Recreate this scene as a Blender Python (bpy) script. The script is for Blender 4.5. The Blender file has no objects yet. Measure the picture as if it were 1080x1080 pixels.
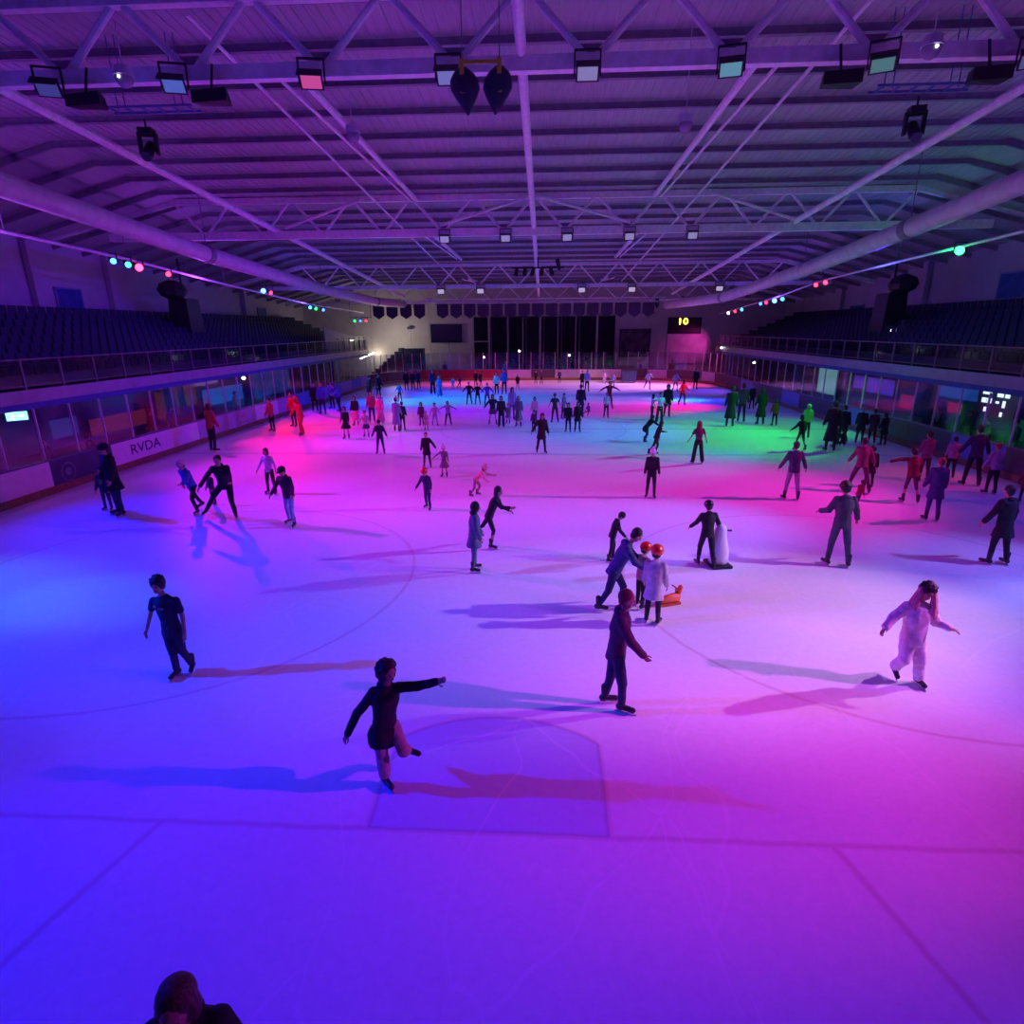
import bpy, bmesh, math, random
from mathutils import Vector, Matrix
R = math.radians
random.seed(7)
scene = bpy.context.scene
COL = scene.collection

# ---------------------------------------------------------------- camera
F_PX, PITCH, YAW, ROLL = 621.58, 0.3020418, 0.0545202, -0.0077648
CAM = Vector((0.524, -4.640, 4.8015))
fw = Vector((-math.sin(YAW)*math.cos(PITCH), math.cos(YAW)*math.cos(PITCH), -math.sin(PITCH)))
rt = Vector((math.cos(YAW), math.sin(YAW), 0)); up = rt.cross(fw)
c_, s_ = math.cos(ROLL), math.sin(ROLL)
rt, up = c_*rt + s_*up, -s_*rt + c_*up
cd = bpy.data.cameras.new('camera'); cam = bpy.data.objects.new('camera', cd); COL.objects.link(cam)
cd.sensor_width = 36; cd.lens = 36*F_PX/1080; cd.clip_start = .05; cd.clip_end = 300
mw = Matrix((rt, up, -fw)).transposed().to_4x4(); mw.translation = CAM
cam.matrix_world = mw
scene.camera = cam

# ---------------------------------------------------------------- world, exposure
w = bpy.data.worlds.new('world'); scene.world = w; w.use_nodes = True
w.node_tree.nodes['Background'].inputs[0].default_value = (.12, .04, .75, 1)
w.node_tree.nodes['Background'].inputs[1].default_value = .12
scene.view_settings.view_transform = 'Standard'; scene.view_settings.look = 'None'
scene.view_settings.exposure = 0; scene.view_settings.gamma = 1
scene.view_settings.use_curve_mapping = False

# ---------------------------------------------------------------- stage spots on the two lighting rails
RAIL_Z = {0.5: 8.7, 5.8: 8.5, 12.0: 8.2, 22.5: 7.6, 35: 7.0, 46.5: 6.8, 56: 6.7}
KW = 9900.0
FILL = 2.6
LIGHTS = [
    (-17.2, 0.5, 8.7, -5, 3.0, 32, 0.000, 0.015, 0.895),
    (-17.2, 0.5, 8.7, -2, -1.0, 10, 0.000, 0.000, 1.156),
    (-17.2, 0.5, 8.7, -2, 3.0, 10, 0.000, 0.055, 0.902),
    (-17.2, 0.5, 8.7, -8, 3.0, 10, 0.000, 0.027, 0.151),
    (17.2, 0.5, 8.7, 7, 3.0, 32, 0.000, 0.000, 0.217),
    (17.2, 0.5, 8.7, 4, 1.0, 10, 0.464, 0.013, 0.000),
    (17.2, 0.5, 8.7, 1, 1.0, 10, 0.545, 0.021, 0.674),
    (17.2, 0.5, 8.7, 4, 3.0, 10, 0.498, 0.084, 0.486),
    (17.2, 0.5, 8.7, 1, -5.0, 14, 0.333, 0.000, 0.578),
    (17.2, 0.5, 8.7, 7, 3.0, 10, 0.166, 0.083, 0.422),
    (-17.2, 5.8, 8.5, -11, 5.0, 14, 0.000, 0.075, 0.011),
    (-17.2, 5.8, 8.5, -8, 5.0, 7, 0.000, 0.072, 0.000),
    (17.2, 5.8, 8.5, 4, 5.0, 14, 0.863, 0.460, 0.919),
    (17.2, 5.8, 8.5, 10, 7.0, 14, 0.097, 0.084, 0.468),
    (17.2, 5.8, 8.5, 10, 5.0, 10, 0.114, 0.147, 0.295),
    (-17.2, 12.0, 8.2, -8, 9.0, 27, 0.000, 0.006, 0.733),
    (-17.2, 12.0, 8.2, -11, 15.0, 14, 0.081, 0.002, 0.243),
    (-17.2, 12.0, 8.2, -2, 13.0, 19, 0.534, 0.020, 0.736),
    (-17.2, 12.0, 8.2, 4, 9.0, 19, 0.688, 0.007, 0.089),
    (17.2, 12.0, 8.2, 4, 13.0, 27, 0.812, 0.008, 0.355),
    (17.2, 12.0, 8.2, 1, 9.0, 14, 0.000, 0.321, 1.555),
    (17.2, 12.0, 8.2, 13, 15.0, 14, 0.128, 0.000, 0.000),
    (17.2, 12.0, 8.2, 13, 11.0, 27, 0.000, 0.001, 0.059),
    (-17.2, 22.5, 7.6, -5, 15.0, 27, 0.614, 0.005, 0.461),
    (-17.2, 22.5, 7.6, -8, 27.0, 27, 0.627, 0.000, 0.053),
    (-17.2, 22.5, 7.6, -2, 23.0, 27, 0.000, 0.000, 0.735),
    (-17.2, 22.5, 7.6, -11, 21.0, 14, 0.468, 0.000, 0.210),
    (-17.2, 22.5, 7.6, -5, 21.0, 14, 0.540, 0.032, 0.386),
    (17.2, 22.5, 7.6, 7, 23.0, 27, 0.000, 0.552, 0.046),
    (17.2, 22.5, 7.6, 13, 25.0, 27, 0.000, 0.161, 0.000),
    (17.2, 22.5, 7.6, 10, 19.0, 19, 0.000, 0.093, 0.000),
    (17.2, 22.5, 7.6, -11, 25.0, 27, 0.188, 0.000, 1.827),
    (17.2, 22.5, 7.6, 4, 17.0, 14, 0.000, 0.199, 0.481),
    (17.2, 22.5, 7.6, 10, 19.0, 10, 0.000, 0.189, 0.000),
    (-17.2, 35, 7.0, -8, 37.0, 27, 0.000, 0.079, 0.705),
    (-17.2, 35, 7.0, -11, 31.0, 27, 0.000, 0.002, 0.428),
    (-17.2, 35, 7.0, -5, 37.0, 19, 0.000, 0.386, 0.295),
    (-17.2, 35, 7.0, -2, 31.0, 14, 0.283, 0.000, 1.675),
    (-17.2, 35, 7.0, -11, 27.0, 27, 0.383, 0.000, 0.000),
    (17.2, 35, 7.0, 7, 37.0, 27, 0.000, 0.000, 0.614),
    (17.2, 35, 7.0, 7, 33.0, 27, 0.000, 0.000, 0.208),
    (17.2, 35, 7.0, 7, 33.0, 19, 1.080, 0.000, 0.000),
    (17.2, 35, 7.0, 7, 27.0, 19, 0.000, 0.222, 0.114),
    (17.2, 35, 7.0, 7, 37.0, 14, 0.368, 0.126, 0.267),
    (17.2, 35, 7.0, 10, 37.0, 10, 0.000, 0.401, 0.000),
    (17.2, 35, 7.0, 13, 37.0, 10, 0.000, 0.016, 0.239),
    (-17.2, 46.5, 6.8, -8, 43.0, 27, 0.000, 0.000, 0.491),
    (-17.2, 46.5, 6.8, -5, 51.0, 27, 0.340, 0.000, 0.069),
    (-17.2, 46.5, 6.8, -2, 51.0, 19, 1.352, 0.134, 0.630),
    (-17.2, 46.5, 6.8, -2, 39.0, 19, 0.000, 0.193, 1.722),
    (17.2, 46.5, 6.8, 7, 47.0, 27, 1.174, 0.401, 1.869),
    (17.2, 46.5, 6.8, 13, 43.0, 19, 0.051, 0.014, 0.306),
    (17.2, 46.5, 6.8, 13, 49.0, 27, 0.376, 0.017, 0.103),
    (17.2, 46.5, 6.8, 4, 51.0, 14, 0.440, 0.329, 0.000),
]
def spot(x, y, z, ax, ay, ha, rgb, k=1.0, az=0.0, size=.12):
    m = max(rgb)
    if m <= 0: return
    l = bpy.data.lights.new('stage_spot', 'SPOT'); l.energy = KW*k*m
    l.color = tuple(max(c, 0)/m for c in rgb); l.spot_size = R(2*ha); l.spot_blend = 1.0; l.shadow_soft_size = size
    o = bpy.data.objects.new('stage_spot', l); COL.objects.link(o); o.location = (x, y, z)
    d = Vector((ax, ay, az)) - Vector((x, y, z)); o.rotation_euler = d.to_track_quat('-Z', 'Y').to_euler()
    return o
for (x, y, z, ax, ay, ha, r, g, b) in LIGHTS:
    spot(math.copysign(17.2, x), y, RAIL_Z[y], ax, ay, ha, (r, g, b))
# fill points added near the rails to brighten roof, walls and stands
for (x, y, z, e, c) in (
        (-16.9, 3, 7.9, 90, (.22, .05, 1)), (-16.9, 14, 7.4, 110, (.42, .07, 1)), (-16.9, 27, 6.9, 90, (.36, .06, 1)), (-16.9, 41, 6.4, 60, (.15, .08, 1)),
        (16.9, 3, 8.1, 70, (.5, .08, .9)), (16.9, 14, 7.8, 70, (.2, .06, 1)), (16.9, 28, 7.0, 60, (.08, .10, .9)), (16.9, 42, 6.6, 50, (.2, .06, 1))):
    l = bpy.data.lights.new('rail_fill', 'POINT'); l.energy = e*FILL; l.color = c; l.shadow_soft_size = .25
    o = bpy.data.objects.new('rail_fill', l); COL.objects.link(o); o.location = (x, y, z)
# warm white stair light at the far left, magenta wash on the far right wall
lt = bpy.data.lights.new('stair_lamp_and_fill', 'POINT'); lt.energy = 55; lt.color = (1, .86, .62); lt.shadow_soft_size = .3
o = bpy.data.objects.new('stair_lamp_and_fill', lt); COL.objects.link(o); o.location = (-17.3, 59.2, 2.3)
lt = bpy.data.lights.new('stair_lamp_and_fill', 'POINT'); lt.energy = 230; lt.color = (1, .88, .68); lt.shadow_soft_size = .3
o = bpy.data.objects.new('stair_lamp_and_fill', lt); COL.objects.link(o); o.location = (-14.9, 56.9, 4.0)  # second point is a fill, added to even the cream wall
lt = bpy.data.lights.new('wall_wash_lamp', 'SPOT'); lt.energy = 420; lt.color = (1, .05, .6); lt.spot_size = R(70); lt.spot_blend = 1
o = bpy.data.objects.new('wall_wash_lamp', lt); COL.objects.link(o); o.location = (17.6, 56.6, 4.4)
o.rotation_euler = (Vector((15.6, 60, 2.8)) - Vector(o.location)).to_track_quat('-Z', 'Y').to_euler()

# blue corridor lamps below the stands
for (x, y, e) in ((-19.2, 15, 22), (-19.2, 24, 26), (-19.2, 35, 26), (-19.2, 46, 20), (19.8, 18, 14), (19.8, 28, 22), (19.8, 40, 26)):
    l = bpy.data.lights.new('corridor_lamp', 'POINT'); l.energy = e; l.color = (.06, .06, 1); l.shadow_soft_size = .15
    o = bpy.data.objects.new('corridor_lamp', l); COL.objects.link(o); o.location = (x, y, 2.25)

# ---------------------------------------------------------------- materials
MATS = {}
def mat(name, col, rough=.6, var=.12, scale=20, bump=0.0, metal=0.0, emit=None, es=0, spec=.4, stretch=(1, 1, 1)):
    if name in MATS: return MATS[name]
    m = bpy.data.materials.new(name); m.use_nodes = True; nt = m.node_tree; b = nt.nodes['Principled BSDF']
    tc = nt.nodes.new('ShaderNodeTexCoord'); mp = nt.nodes.new('ShaderNodeMapping'); n = nt.nodes.new('ShaderNodeTexNoise')
    mp.inputs['Scale'].default_value = stretch
    n.inputs['Scale'].default_value = scale; n.inputs['Detail'].default_value = 3
    nt.links.new(tc.outputs['Object'], mp.inputs['Vector']); nt.links.new(mp.outputs['Vector'], n.inputs['Vector'])
    r = nt.nodes.new('ShaderNodeValToRGB')
    r.color_ramp.elements[0].color = tuple(c*(1-var) for c in col)+(1,); r.color_ramp.elements[1].color = tuple(min(1, c*(1+var)) for c in col)+(1,)
    r.color_ramp.elements[0].position = .3; r.color_ramp.elements[1].position = .7
    nt.links.new(n.outputs['Fac'], r.inputs['Fac']); nt.links.new(r.outputs['Color'], b.inputs['Base Color'])
    b.inputs['Roughness'].default_value = rough; b.inputs['Metallic'].default_value = metal
    b.inputs['Specular IOR Level'].default_value = spec
    if bump:
        bp = nt.nodes.new('ShaderNodeBump'); bp.inputs['Strength'].default_value = bump; bp.inputs['Distance'].default_value = .02
        nt.links.new(n.outputs['Fac'], bp.inputs['Height']); nt.links.new(bp.outputs['Normal'], b.inputs['Normal'])
    if emit: b.inputs['Emission Color'].default_value = tuple(emit)+(1,); b.inputs['Emission Strength'].default_value = es
    MATS[name] = m; return m
CLOTH = dict(black=(.022, .02, .026), navy=(.03, .035, .09), indigo=(.06, .04, .16), navyblue=(.05, .06, .2), blue=(.07, .13, .5), blue2=(.2, .28, .62), palelilac=(.6, .52, .68), lilac=(.26, .21, .33),
    plum=(.11, .045, .09), maroon=(.09, .02, .05), pinkred=(.38, .1, .14), rust=(.38, .09, .06), rustred=(.24, .04, .045), red=(.75, .05, .05), pink=(.85, .25, .38),
    pinkpale=(.65, .38, .45), palepink=(.7, .42, .5), pinkgrey=(.42, .33, .36), dullpink=(.2, .085, .1), peach=(.62, .36, .3), peachdark=(.34, .2, .2), salmon=(.72, .33, .3),
    greylilac=(.3, .27, .34), grey=(.2, .19, .21), greyblue=(.13, .16, .22), palegrey=(.5, .5, .52), slate=(.06, .08, .11), lilacgrey=(.14, .115, .17), paleblue=(.3, .4, .55), palecyan=(.35, .62, .68),
    white=(.75, .72, .78), mint=(.45, .68, .6), darkgreen=(.014, .03, .022), green=(.12, .62, .1), redbrown=(.22, .05, .04), greyplum=(.075, .055, .09), pinkdim=(.2, .11, .15), maroonred=(.17, .03, .04), brown=(.1, .05, .035), helmetred=(.75, .04, .03), sand=(.42, .33, .3),
    pinkhair=(.62, .25, .32), offwhite=(.8, .76, .8), orange=(.8, .2, .08), darkcap=(.02, .02, .03))
def cloth(k): return mat('cloth_'+k, CLOTH[k], .85, .18, 14, .35)
def hairm(k): return mat('hair_'+k, CLOTH[k], .55, .35, 60, .5, stretch=(1, 1, .15))
SKIN = mat('skin', (.5, .27, .2), .55, .06, 12)
DARK = mat('eye_and_lip', (.05, .02, .02), .3)
BOOT = mat('skate_boot', (.025, .022, .035), .35, .1, 30, .1)
BOOTW = mat('skate_boot_white', (.7, .7, .72), .35, .1, 30, .1)
STEEL = mat('blade_steel', (.6, .6, .62), .25, .05, 40, metal=.9)

# ---------------------------------------------------------------- geometry helpers
class G:
    def __init__(s): s.v = []; s.f = []; s.m = []
    def add(s, vs, fs, mi=0):
        o = len(s.v); s.v += [tuple(v) for v in vs]; s.f += [tuple(i+o for i in f) for f in fs]; s.m += [mi]*len(fs)
    def box(s, c, d, rot=None, mi=0):
        c = Vector(c); hx, hy, hz = d[0]/2, d[1]/2, d[2]/2
        vs = [Vector((x, y, z)) for x in (-hx, hx) for y in (-hy, hy) for z in (-hz, hz)]
        if rot: vs = [rot @ v for v in vs]
        s.add([c+v for v in vs], [(0, 1, 3, 2), (4, 6, 7, 5), (0, 4, 5, 1), (2, 3, 7, 6), (0, 2, 6, 4), (1, 5, 7, 3)], mi)
    def bar(s, a, b, w, h, mi=0):
        a = Vector(a); b = Vector(b); d = b-a; L = d.length
        q = d.to_track_quat('X', 'Z').to_matrix(); s.box((a+b)/2, (L, w, h), q, mi)
    def ring_loft(s, rings, caps=True, mi=0):
        n = len(rings[0]); vs = [p for r in rings for p in r]; fs = []
        for i in range(len(rings)-1):
            for j in range(n): fs.append((i*n+j, i*n+(j+1) % n, (i+1)*n+(j+1) % n, (i+1)*n+j))
        if caps: fs.append(tuple(reversed(range(n)))); fs.append(tuple((len(rings)-1)*n+j for j in range(n)))
        s.add(vs, fs, mi)
    def tube(s, a, b, r0, r1=None, n=10, mi=0):
        a = Vector(a); b = Vector(b); r1 = r0 if r1 is None else r1; q = (b-a).to_track_quat('Z', 'Y')
        mk = lambda c, r: [c + q @ Vector((r*math.cos(t*2*math.pi/n), r*math.sin(t*2*math.pi/n), 0)) for t in range(n)]
        s.ring_loft([mk(a, r0), mk(b, r1)], mi=mi)
    def cap(s, a, b, r0, r1, n=10, mi=0):      # tapered capsule
        a = Vector(a); b = Vector(b); d = b-a
        if d.length < 1e-4: d = Vector((0, 0, 1e-3)); b = a+d
        q = d.to_track_quat('Z', 'Y'); dn = d.normalized(); rings = []
        def mk(c, r): return [c + q @ Vector((r*math.cos(t*2*math.pi/n), r*math.sin(t*2*math.pi/n), 0)) for t in range(n)]
        for t in (-80, -50, -20): rings.append(mk(a + dn*r0*math.sin(R(t)), r0*math.cos(R(t))))
        for t in (20, 50, 80): rings.append(mk(b + dn*r1*math.sin(R(t)), r1*math.cos(R(t))))
        s.ring_loft(rings, mi=mi)
    def ell(s, c, rx, ry, rz, q=None, n=12, k=7, mi=0):
        c = Vector(c); rings = []
        for i in range(k):
            t = -math.pi/2 + math.pi*(i+.5)/k; 
            ring = [Vector((rx*math.cos(t)*math.cos(a*2*math.pi/n), ry*math.cos(t)*math.sin(a*2*math.pi/n), rz*math.sin(t)*1.02)) for a in range(n)]
            rings.append([c + (q @ v if q else v) for v in ring])
        s.ring_loft(rings, mi=mi)
    def loft(s, spec, n=14, mi=0):               # spec: (centre, side axis, front axis, half width, half depth)
        rings = []
        for c, sx, fy, a, b in spec:
            c = Vector(c); rings.append([c + sx*(a*math.cos(t*2*math.pi/n)) + fy*(b*math.sin(t*2*math.pi/n)) for t in range(n)])
        s.ring_loft(rings, mi=mi)
    def path(s, pts, r, n=10, mi=0):
        pts = [Vector(p) for p in pts]; rr = r if isinstance(r, (list, tuple)) else [r]*len(pts); rings = []
        for i, p_ in enumerate(pts):
            d = (pts[min(i+1, len(pts)-1)] - pts[max(i-1, 0)]).normalized()
            sx = d.cross(Vector((0, 0, 1))); sx = sx.normalized() if sx.length > 1e-3 else Vector((1, 0, 0)); fy = d.cross(sx)
            rings.append([p_ + (sx*math.cos(t*2*math.pi/n) + fy*math.sin(t*2*math.pi/n))*rr[i] for t in range(n)])
        s.ring_loft(rings, mi=mi)
    def mesh(s, name, mats, smooth=False):
        me = bpy.data.meshes.new(name); me.from_pydata(s.v, [], s.f)
        for m in (mats if isinstance(mats, (list, tuple)) else [mats]): me.materials.append(m)
        me.polygons.foreach_set('material_index', s.m)
        if smooth: me.polygons.foreach_set('use_smooth', [True]*len(s.f))
        me.update()
        bm = bmesh.new(); bm.from_mesh(me); bmesh.ops.recalc_face_normals(bm, faces=bm.faces); bm.to_mesh(me); bm.free()
        return me
    def build(s, name, mats, parent=None, smooth=False, kind=None, label=None):
        o = bpy.data.objects.new(name, s.mesh(name, mats, smooth)); COL.objects.link(o)
        if parent: o.parent = parent
        if kind: o['kind'] = kind
        if label: o['label'] = label
        return o
def thing(name, label, cat, loc=(0, 0, 0), rz=0, group=None):
    o = bpy.data.objects.new(name, None); o.empty_display_size = .2; COL.objects.link(o); o.location = loc; o.rotation_euler = (0, 0, rz)
    o['label'] = label; o['category'] = cat
    if group: o['group'] = group
    return o
def tag(o, label, cat, group=None):
    o['label'] = label; o['category'] = cat
    if group: o['group'] = group
    return o
def copy_tree(o, parent=None):
    c = o.copy(); COL.objects.link(c)
    if parent: c.parent = parent
    for ch in list(o.children): copy_tree(ch, c)
    return c
def text(name, s, loc, rot, size, m, parent=None, extrude=.004, align='CENTER', sx=1.0):
    cu = bpy.data.curves.new(name, 'FONT'); cu.body = s; cu.size = size; cu.extrude = extrude; cu.align_x = align; cu.align_y = 'CENTER'; cu.resolution_u = 3
    t = bpy.data.objects.new(name+'_tmp', cu); COL.objects.link(t)
    me = bpy.data.meshes.new_from_object(t.evaluated_get(bpy.context.evaluated_depsgraph_get())); bpy.data.objects.remove(t)
    me.materials.clear(); me.materials.append(m)
    o = bpy.data.objects.new(name, me); COL.objects.link(o); o.location = loc; o.rotation_euler = rot; o.scale = (sx, 1, 1)
    if parent: o.parent = parent
    return o

# ================================================================= SETTING
XL, XR, YN, YF, CR = -14.6, 15.5, -4.0, 53.5, 7.0
def rink_outline(off=0.0, n=8):
    pts = []
    for cx, cy, a0 in ((XR-CR, YF-CR, 0), (XL+CR, YF-CR, 90), (XL+CR, YN+CR, 180), (XR-CR, YN+CR, 270)):
        for i in range(n+1):
            a = R(a0 + 90*i/n); pts.append((cx+(CR+off)*math.cos(a), cy+(CR+off)*math.sin(a)))
    return pts
# ice, with its painted markings under the surface
def ice_material():
    m = bpy.data.materials.new('ice'); m.use_nodes = True; nt = m.node_tree; b = nt.nodes['Principled BSDF']; L = nt.links
    tc = nt.nodes.new('ShaderNodeTexCoord'); sp = nt.nodes.new('ShaderNodeSeparateXYZ'); L.new(tc.outputs['Object'], sp.inputs[0])
    wob = nt.nodes.new('ShaderNodeTexNoise'); wob.inputs['Scale'].default_value = 1.3; L.new(tc.outputs['Object'], wob.inputs['Vector'])
    def M(op, a, b_=None, c=None):
        n = nt.nodes.new('ShaderNodeMath'); n.operation = op
        for i, v in enumerate((a, b_, c)):
            if v is None: continue
            if isinstance(v, (int, float)): n.inputs[i].default_value = v
            else: L.new(v, n.inputs[i])
        return n.outputs[0]
    wb = M('MULTIPLY', M('SUBTRACT', wob.outputs['Fac'], .5), .06)
    X = M('ADD', sp.outputs['X'], wb); Y = M('ADD', sp.outputs['Y'], wb); AX = M('ABSOLUTE', X)
    def band(v, c, hw, soft=.02):                # 1 inside |v-c| < hw
        mr = nt.nodes.new('ShaderNodeMapRange'); mr.inputs['From Min'].default_value = hw+soft; mr.inputs['From Max'].default_value = max(hw-soft, 0)
        L.new(M('ABSOLUTE', M('SUBTRACT', v, c)), mr.inputs['Value']); return mr.outputs[0]
    def less(v, c): return M('LESS_THAN', v, c)
    def more(v, c): return M('GREATER_THAN', v, c)
    def dist(x, cx, cy): return M('SQRT', M('ADD', M('POWER', M('ABSOLUTE', M('SUBTRACT', x, cx)), 2.0), M('POWER', M('ABSOLUTE', M('SUBTRACT', Y, cy)), 2.0)))
    mx = lambda *a: a[0] if len(a) == 1 else M('MAXIMUM', a[0], mx(*a[1:]))
    red = [band(Y, 0, .03), band(Y, 49.5, .03), band(Y, 24.75, .15)]
    for cy in (6.1, 43.4):
        d = dist(AX, 6.706, cy); red.append(band(d, 4.57, .03))
    d0 = dist(X, 0, 0); inx = less(AX, 1.22); pos = more(Y, 0)
    red.append(M('MULTIPLY', M('MULTIPLY', band(d0, 1.83, .03), inx), pos))
    red.append(M('MULTIPLY', M('MULTIPLY', band(AX, 1.22, .03), less(d0, 1.83)), pos))
    red.append(M('MULTIPLY', band(M('ADD', AX, M('MULTIPLY', Y, .27)), 3.35, .035), less(Y, 0)))
    blue = [band(Y, 18.5, .15), band(Y, 31.0, .15), band(dist(X, 0, 24.75), 4.57, .03)]
    crease = M('MULTIPLY', M('MULTIPLY', inx, less(d0, 1.83)), pos)
    n1 = nt.nodes.new('ShaderNodeTexNoise'); n1.inputs['Scale'].default_value = 9; n1.inputs['Detail'].default_value = 8; n1.inputs['Roughness'].default_value = .75; L.new(tc.outputs['Object'], n1.inputs['Vector'])
    n2 = nt.nodes.new('ShaderNodeTexNoise'); n2.inputs['Scale'].default_value = .35; n2.inputs['Detail'].default_value = 4; L.new(tc.outputs['Object'], n2.inputs['Vector'])
    cr = nt.nodes.new('ShaderNodeValToRGB'); cr.color_ramp.elements[0].color = (.70, .72, .76, 1); cr.color_ramp.elements[1].color = (.86, .87, .9, 1)
    cr.color_ramp.elements[0].position = .3; cr.color_ramp.elements[1].position = .7
    L.new(M('ADD', M('MULTIPLY', n1.outputs['Fac'], .6), M('MULTIPLY', n2.outputs['Fac'], .4)), cr.inputs['Fac'])
    col = cr.outputs['Color']
    def over(col, mask, rgb, k):
        mn = nt.nodes.new('ShaderNodeMix'); mn.data_type = 'RGBA'; mn.blend_type = 'MULTIPLY'; L.new(M('MULTIPLY', mask, k), mn.inputs[0])
        L.new(col, mn.inputs[6]); mn.inputs[7].default_value = rgb+(1,); return mn.outputs[2]
    # skate scratches: thin bright arcs from a stretched voronoi edge
    col = over(col, crease, (.45, .6, .95), .55)
    col = over(col, mx(*blue), (.35, .45, .8), .4)
    col = over(col, mx(*red), (.62, .28, .4), .4)
    vo = nt.nodes.new('ShaderNodeTexVoronoi'); vo.feature = 'DISTANCE_TO_EDGE'; vo.inputs['Scale'].default_value = .55
    mp = nt.nodes.new('ShaderNodeMapping'); mp.inputs['Scale'].default_value = (1, .35, 1); mp.inputs['Rotation'].default_value = (0, 0, .5)
    nw = nt.nodes.new('ShaderNodeTexNoise'); nw.inputs['Scale'].default_value = .5; L.new(tc.outputs['Object'], nw.inputs['Vector'])
    va = nt.nodes.new('ShaderNodeVectorMath'); va.operation = 'ADD'; L.new(tc.outputs['Object'], va.inputs[0]); L.new(nw.outputs['Color'], va.inputs[1])
    L.new(va.outputs[0], mp.inputs['Vector']); L.new(mp.outputs['Vector'], vo.inputs['Vector'])
    mn = nt.nodes.new('ShaderNodeMix'); mn.data_type = 'RGBA'; L.new(M('MULTIPLY', less(vo.outputs['Distance'], .004), .25), mn.inputs[0]); L.new(col, mn.inputs[6]); mn.inputs[7].default_value = (.95, .95, 1, 1)
    L.new(mn.outputs[2], b.inputs['Base Color'])
    b.inputs['Roughness'].default_value = .42; b.inputs['Specular IOR Level'].default_value = .35
    bp = nt.nodes.new('ShaderNodeBump'); bp.inputs['Strength'].default_value = .25; bp.inputs['Distance'].default_value = .01; L.new(n1.outputs['Fac'], bp.inputs['Height']); L.new(bp.outputs['Normal'], b.inputs['Normal'])
    return m
g = G(); ol = rink_outline(.03); top = [(x, y, 0) for x, y in ol]; bot = [(x, y, -.08) for x, y in ol]; g.ring_loft([bot, top])
g.build('floor', ice_material(), kind='structure', label='white ice sheet with faint painted goal line, crease and face-off circles')
RUBBER = mat('rubber_matting', (.05, .05, .07), .8, .2, 6, .2)
g = G()
ox0, ox1, oy0, oy1 = -24.9, 24.9, -4.2, 60
o2 = rink_outline(.2); n_ = len(o2); vs = [(x, y, -.03) for x, y in o2]
def outer(x, y):
    cx, cy = .45, 25; dx, dy = x-cx, y-cy; k = min((ox1-cx if dx > 0 else cx-ox0)/max(abs(dx), 1e-6), (oy1-cy if dy > 0 else cy-oy0)/max(abs(dy), 1e-6)); return (cx+dx*k, cy+dy*k, -.03)
vs += [outer(x, y) for x, y in o2]; g.add(vs, [(i, (i+1) % n_, n_+(i+1) % n_, n_+i) for i in range(n_)])
cs = [(ox0, oy0), (ox1, oy0), (ox1, oy1), (ox0, oy1)]
g.add([(x, y, -.05) for x, y in cs], [(0, 1, 2, 3)])
g.build('floor', RUBBER, kind='structure', label='dark rubber matting around the ice')

WALLP = mat('painted_wall', (.42, .38, .46), .8, .1, .6, .05)
WALLB = mat('blue_painted_band', (.2, .22, .42), .8, .1, .8)
WALLF = mat('far_wall_panelling', (.5, .46, .47), .75, .07, 1.2, .05)
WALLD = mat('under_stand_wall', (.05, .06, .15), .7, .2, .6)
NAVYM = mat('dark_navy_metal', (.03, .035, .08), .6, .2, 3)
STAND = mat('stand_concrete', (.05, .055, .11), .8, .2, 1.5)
FASC = mat('pale_fascia', (.5, .42, .5), .6, .12, 2)
FASCB = mat('blue_fascia', (.1, .14, .45), .5, .1, 2)
RAILM = mat('rail_paint', (.2, .13, .2), .5, .1, 8)
def roofz(Y): return 10.35 - .064*(Y-10.7)
# side walls: pale above, blue band, dark below
for nm, X, sgn in (('wall_left', -25.0, 1), ('wall_right', 25.0, -1)):
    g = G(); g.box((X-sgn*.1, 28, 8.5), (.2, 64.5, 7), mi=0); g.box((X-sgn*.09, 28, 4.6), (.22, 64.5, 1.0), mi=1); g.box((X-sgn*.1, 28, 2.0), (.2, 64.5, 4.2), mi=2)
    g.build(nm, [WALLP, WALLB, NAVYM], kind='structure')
g = G(); g.box((0, 60.1, 5.5), (50, .2, 11.2))
for x in range(-24, 25, 2): g.box((x+.37, 59.985, 5.5), (.05, .03, 11))
g.build('wall_far', WALLF, kind='structure')
# windows high in the side walls
WIN = mat('dusk_window_pane', (.05, .1, .32), .15, .2, 2)
for nm, X, Y0, Y1, z0, z1 in (('window_1', -24.95, 26.8, 28.6, 5.9, 7.0), ('window_2', -24.95, 49.5, 51, 5.7, 6.7), ('window_3', 24.95, 28.6, 30.6, 6.1, 7.4), ('window_4', 24.95, 44.5, 46.5, 5.3, 6.3)):
    g = G(); g.box((X, (Y0+Y1)/2, (z0+z1)/2), (.06, Y1-Y0, z1-z0)); ob = g.build(nm, WIN, kind='structure')
    f = G()
    for yy in (Y0, Y1): f.box((X, yy, (z0+z1)/2), (.1, .08, z1-z0+.08))
    for zz in (z0, z1): f.box((X, (Y0+Y1)/2, zz), (.1, Y1-Y0+.08, .08))
    f.build('window_frame', WALLB, ob)
# pilasters on the walls
for k, (X, Y) in enumerate(((-24.8, 25.5), (-24.8, 31), (-24.8, 47), (24.8, 37), (24.8, 48))):
    g = G(); g.box((X, Y, 8), (.3, .5, 5)); g.build('trim_%d' % (k+1), WALLP, kind='structure')

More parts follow.
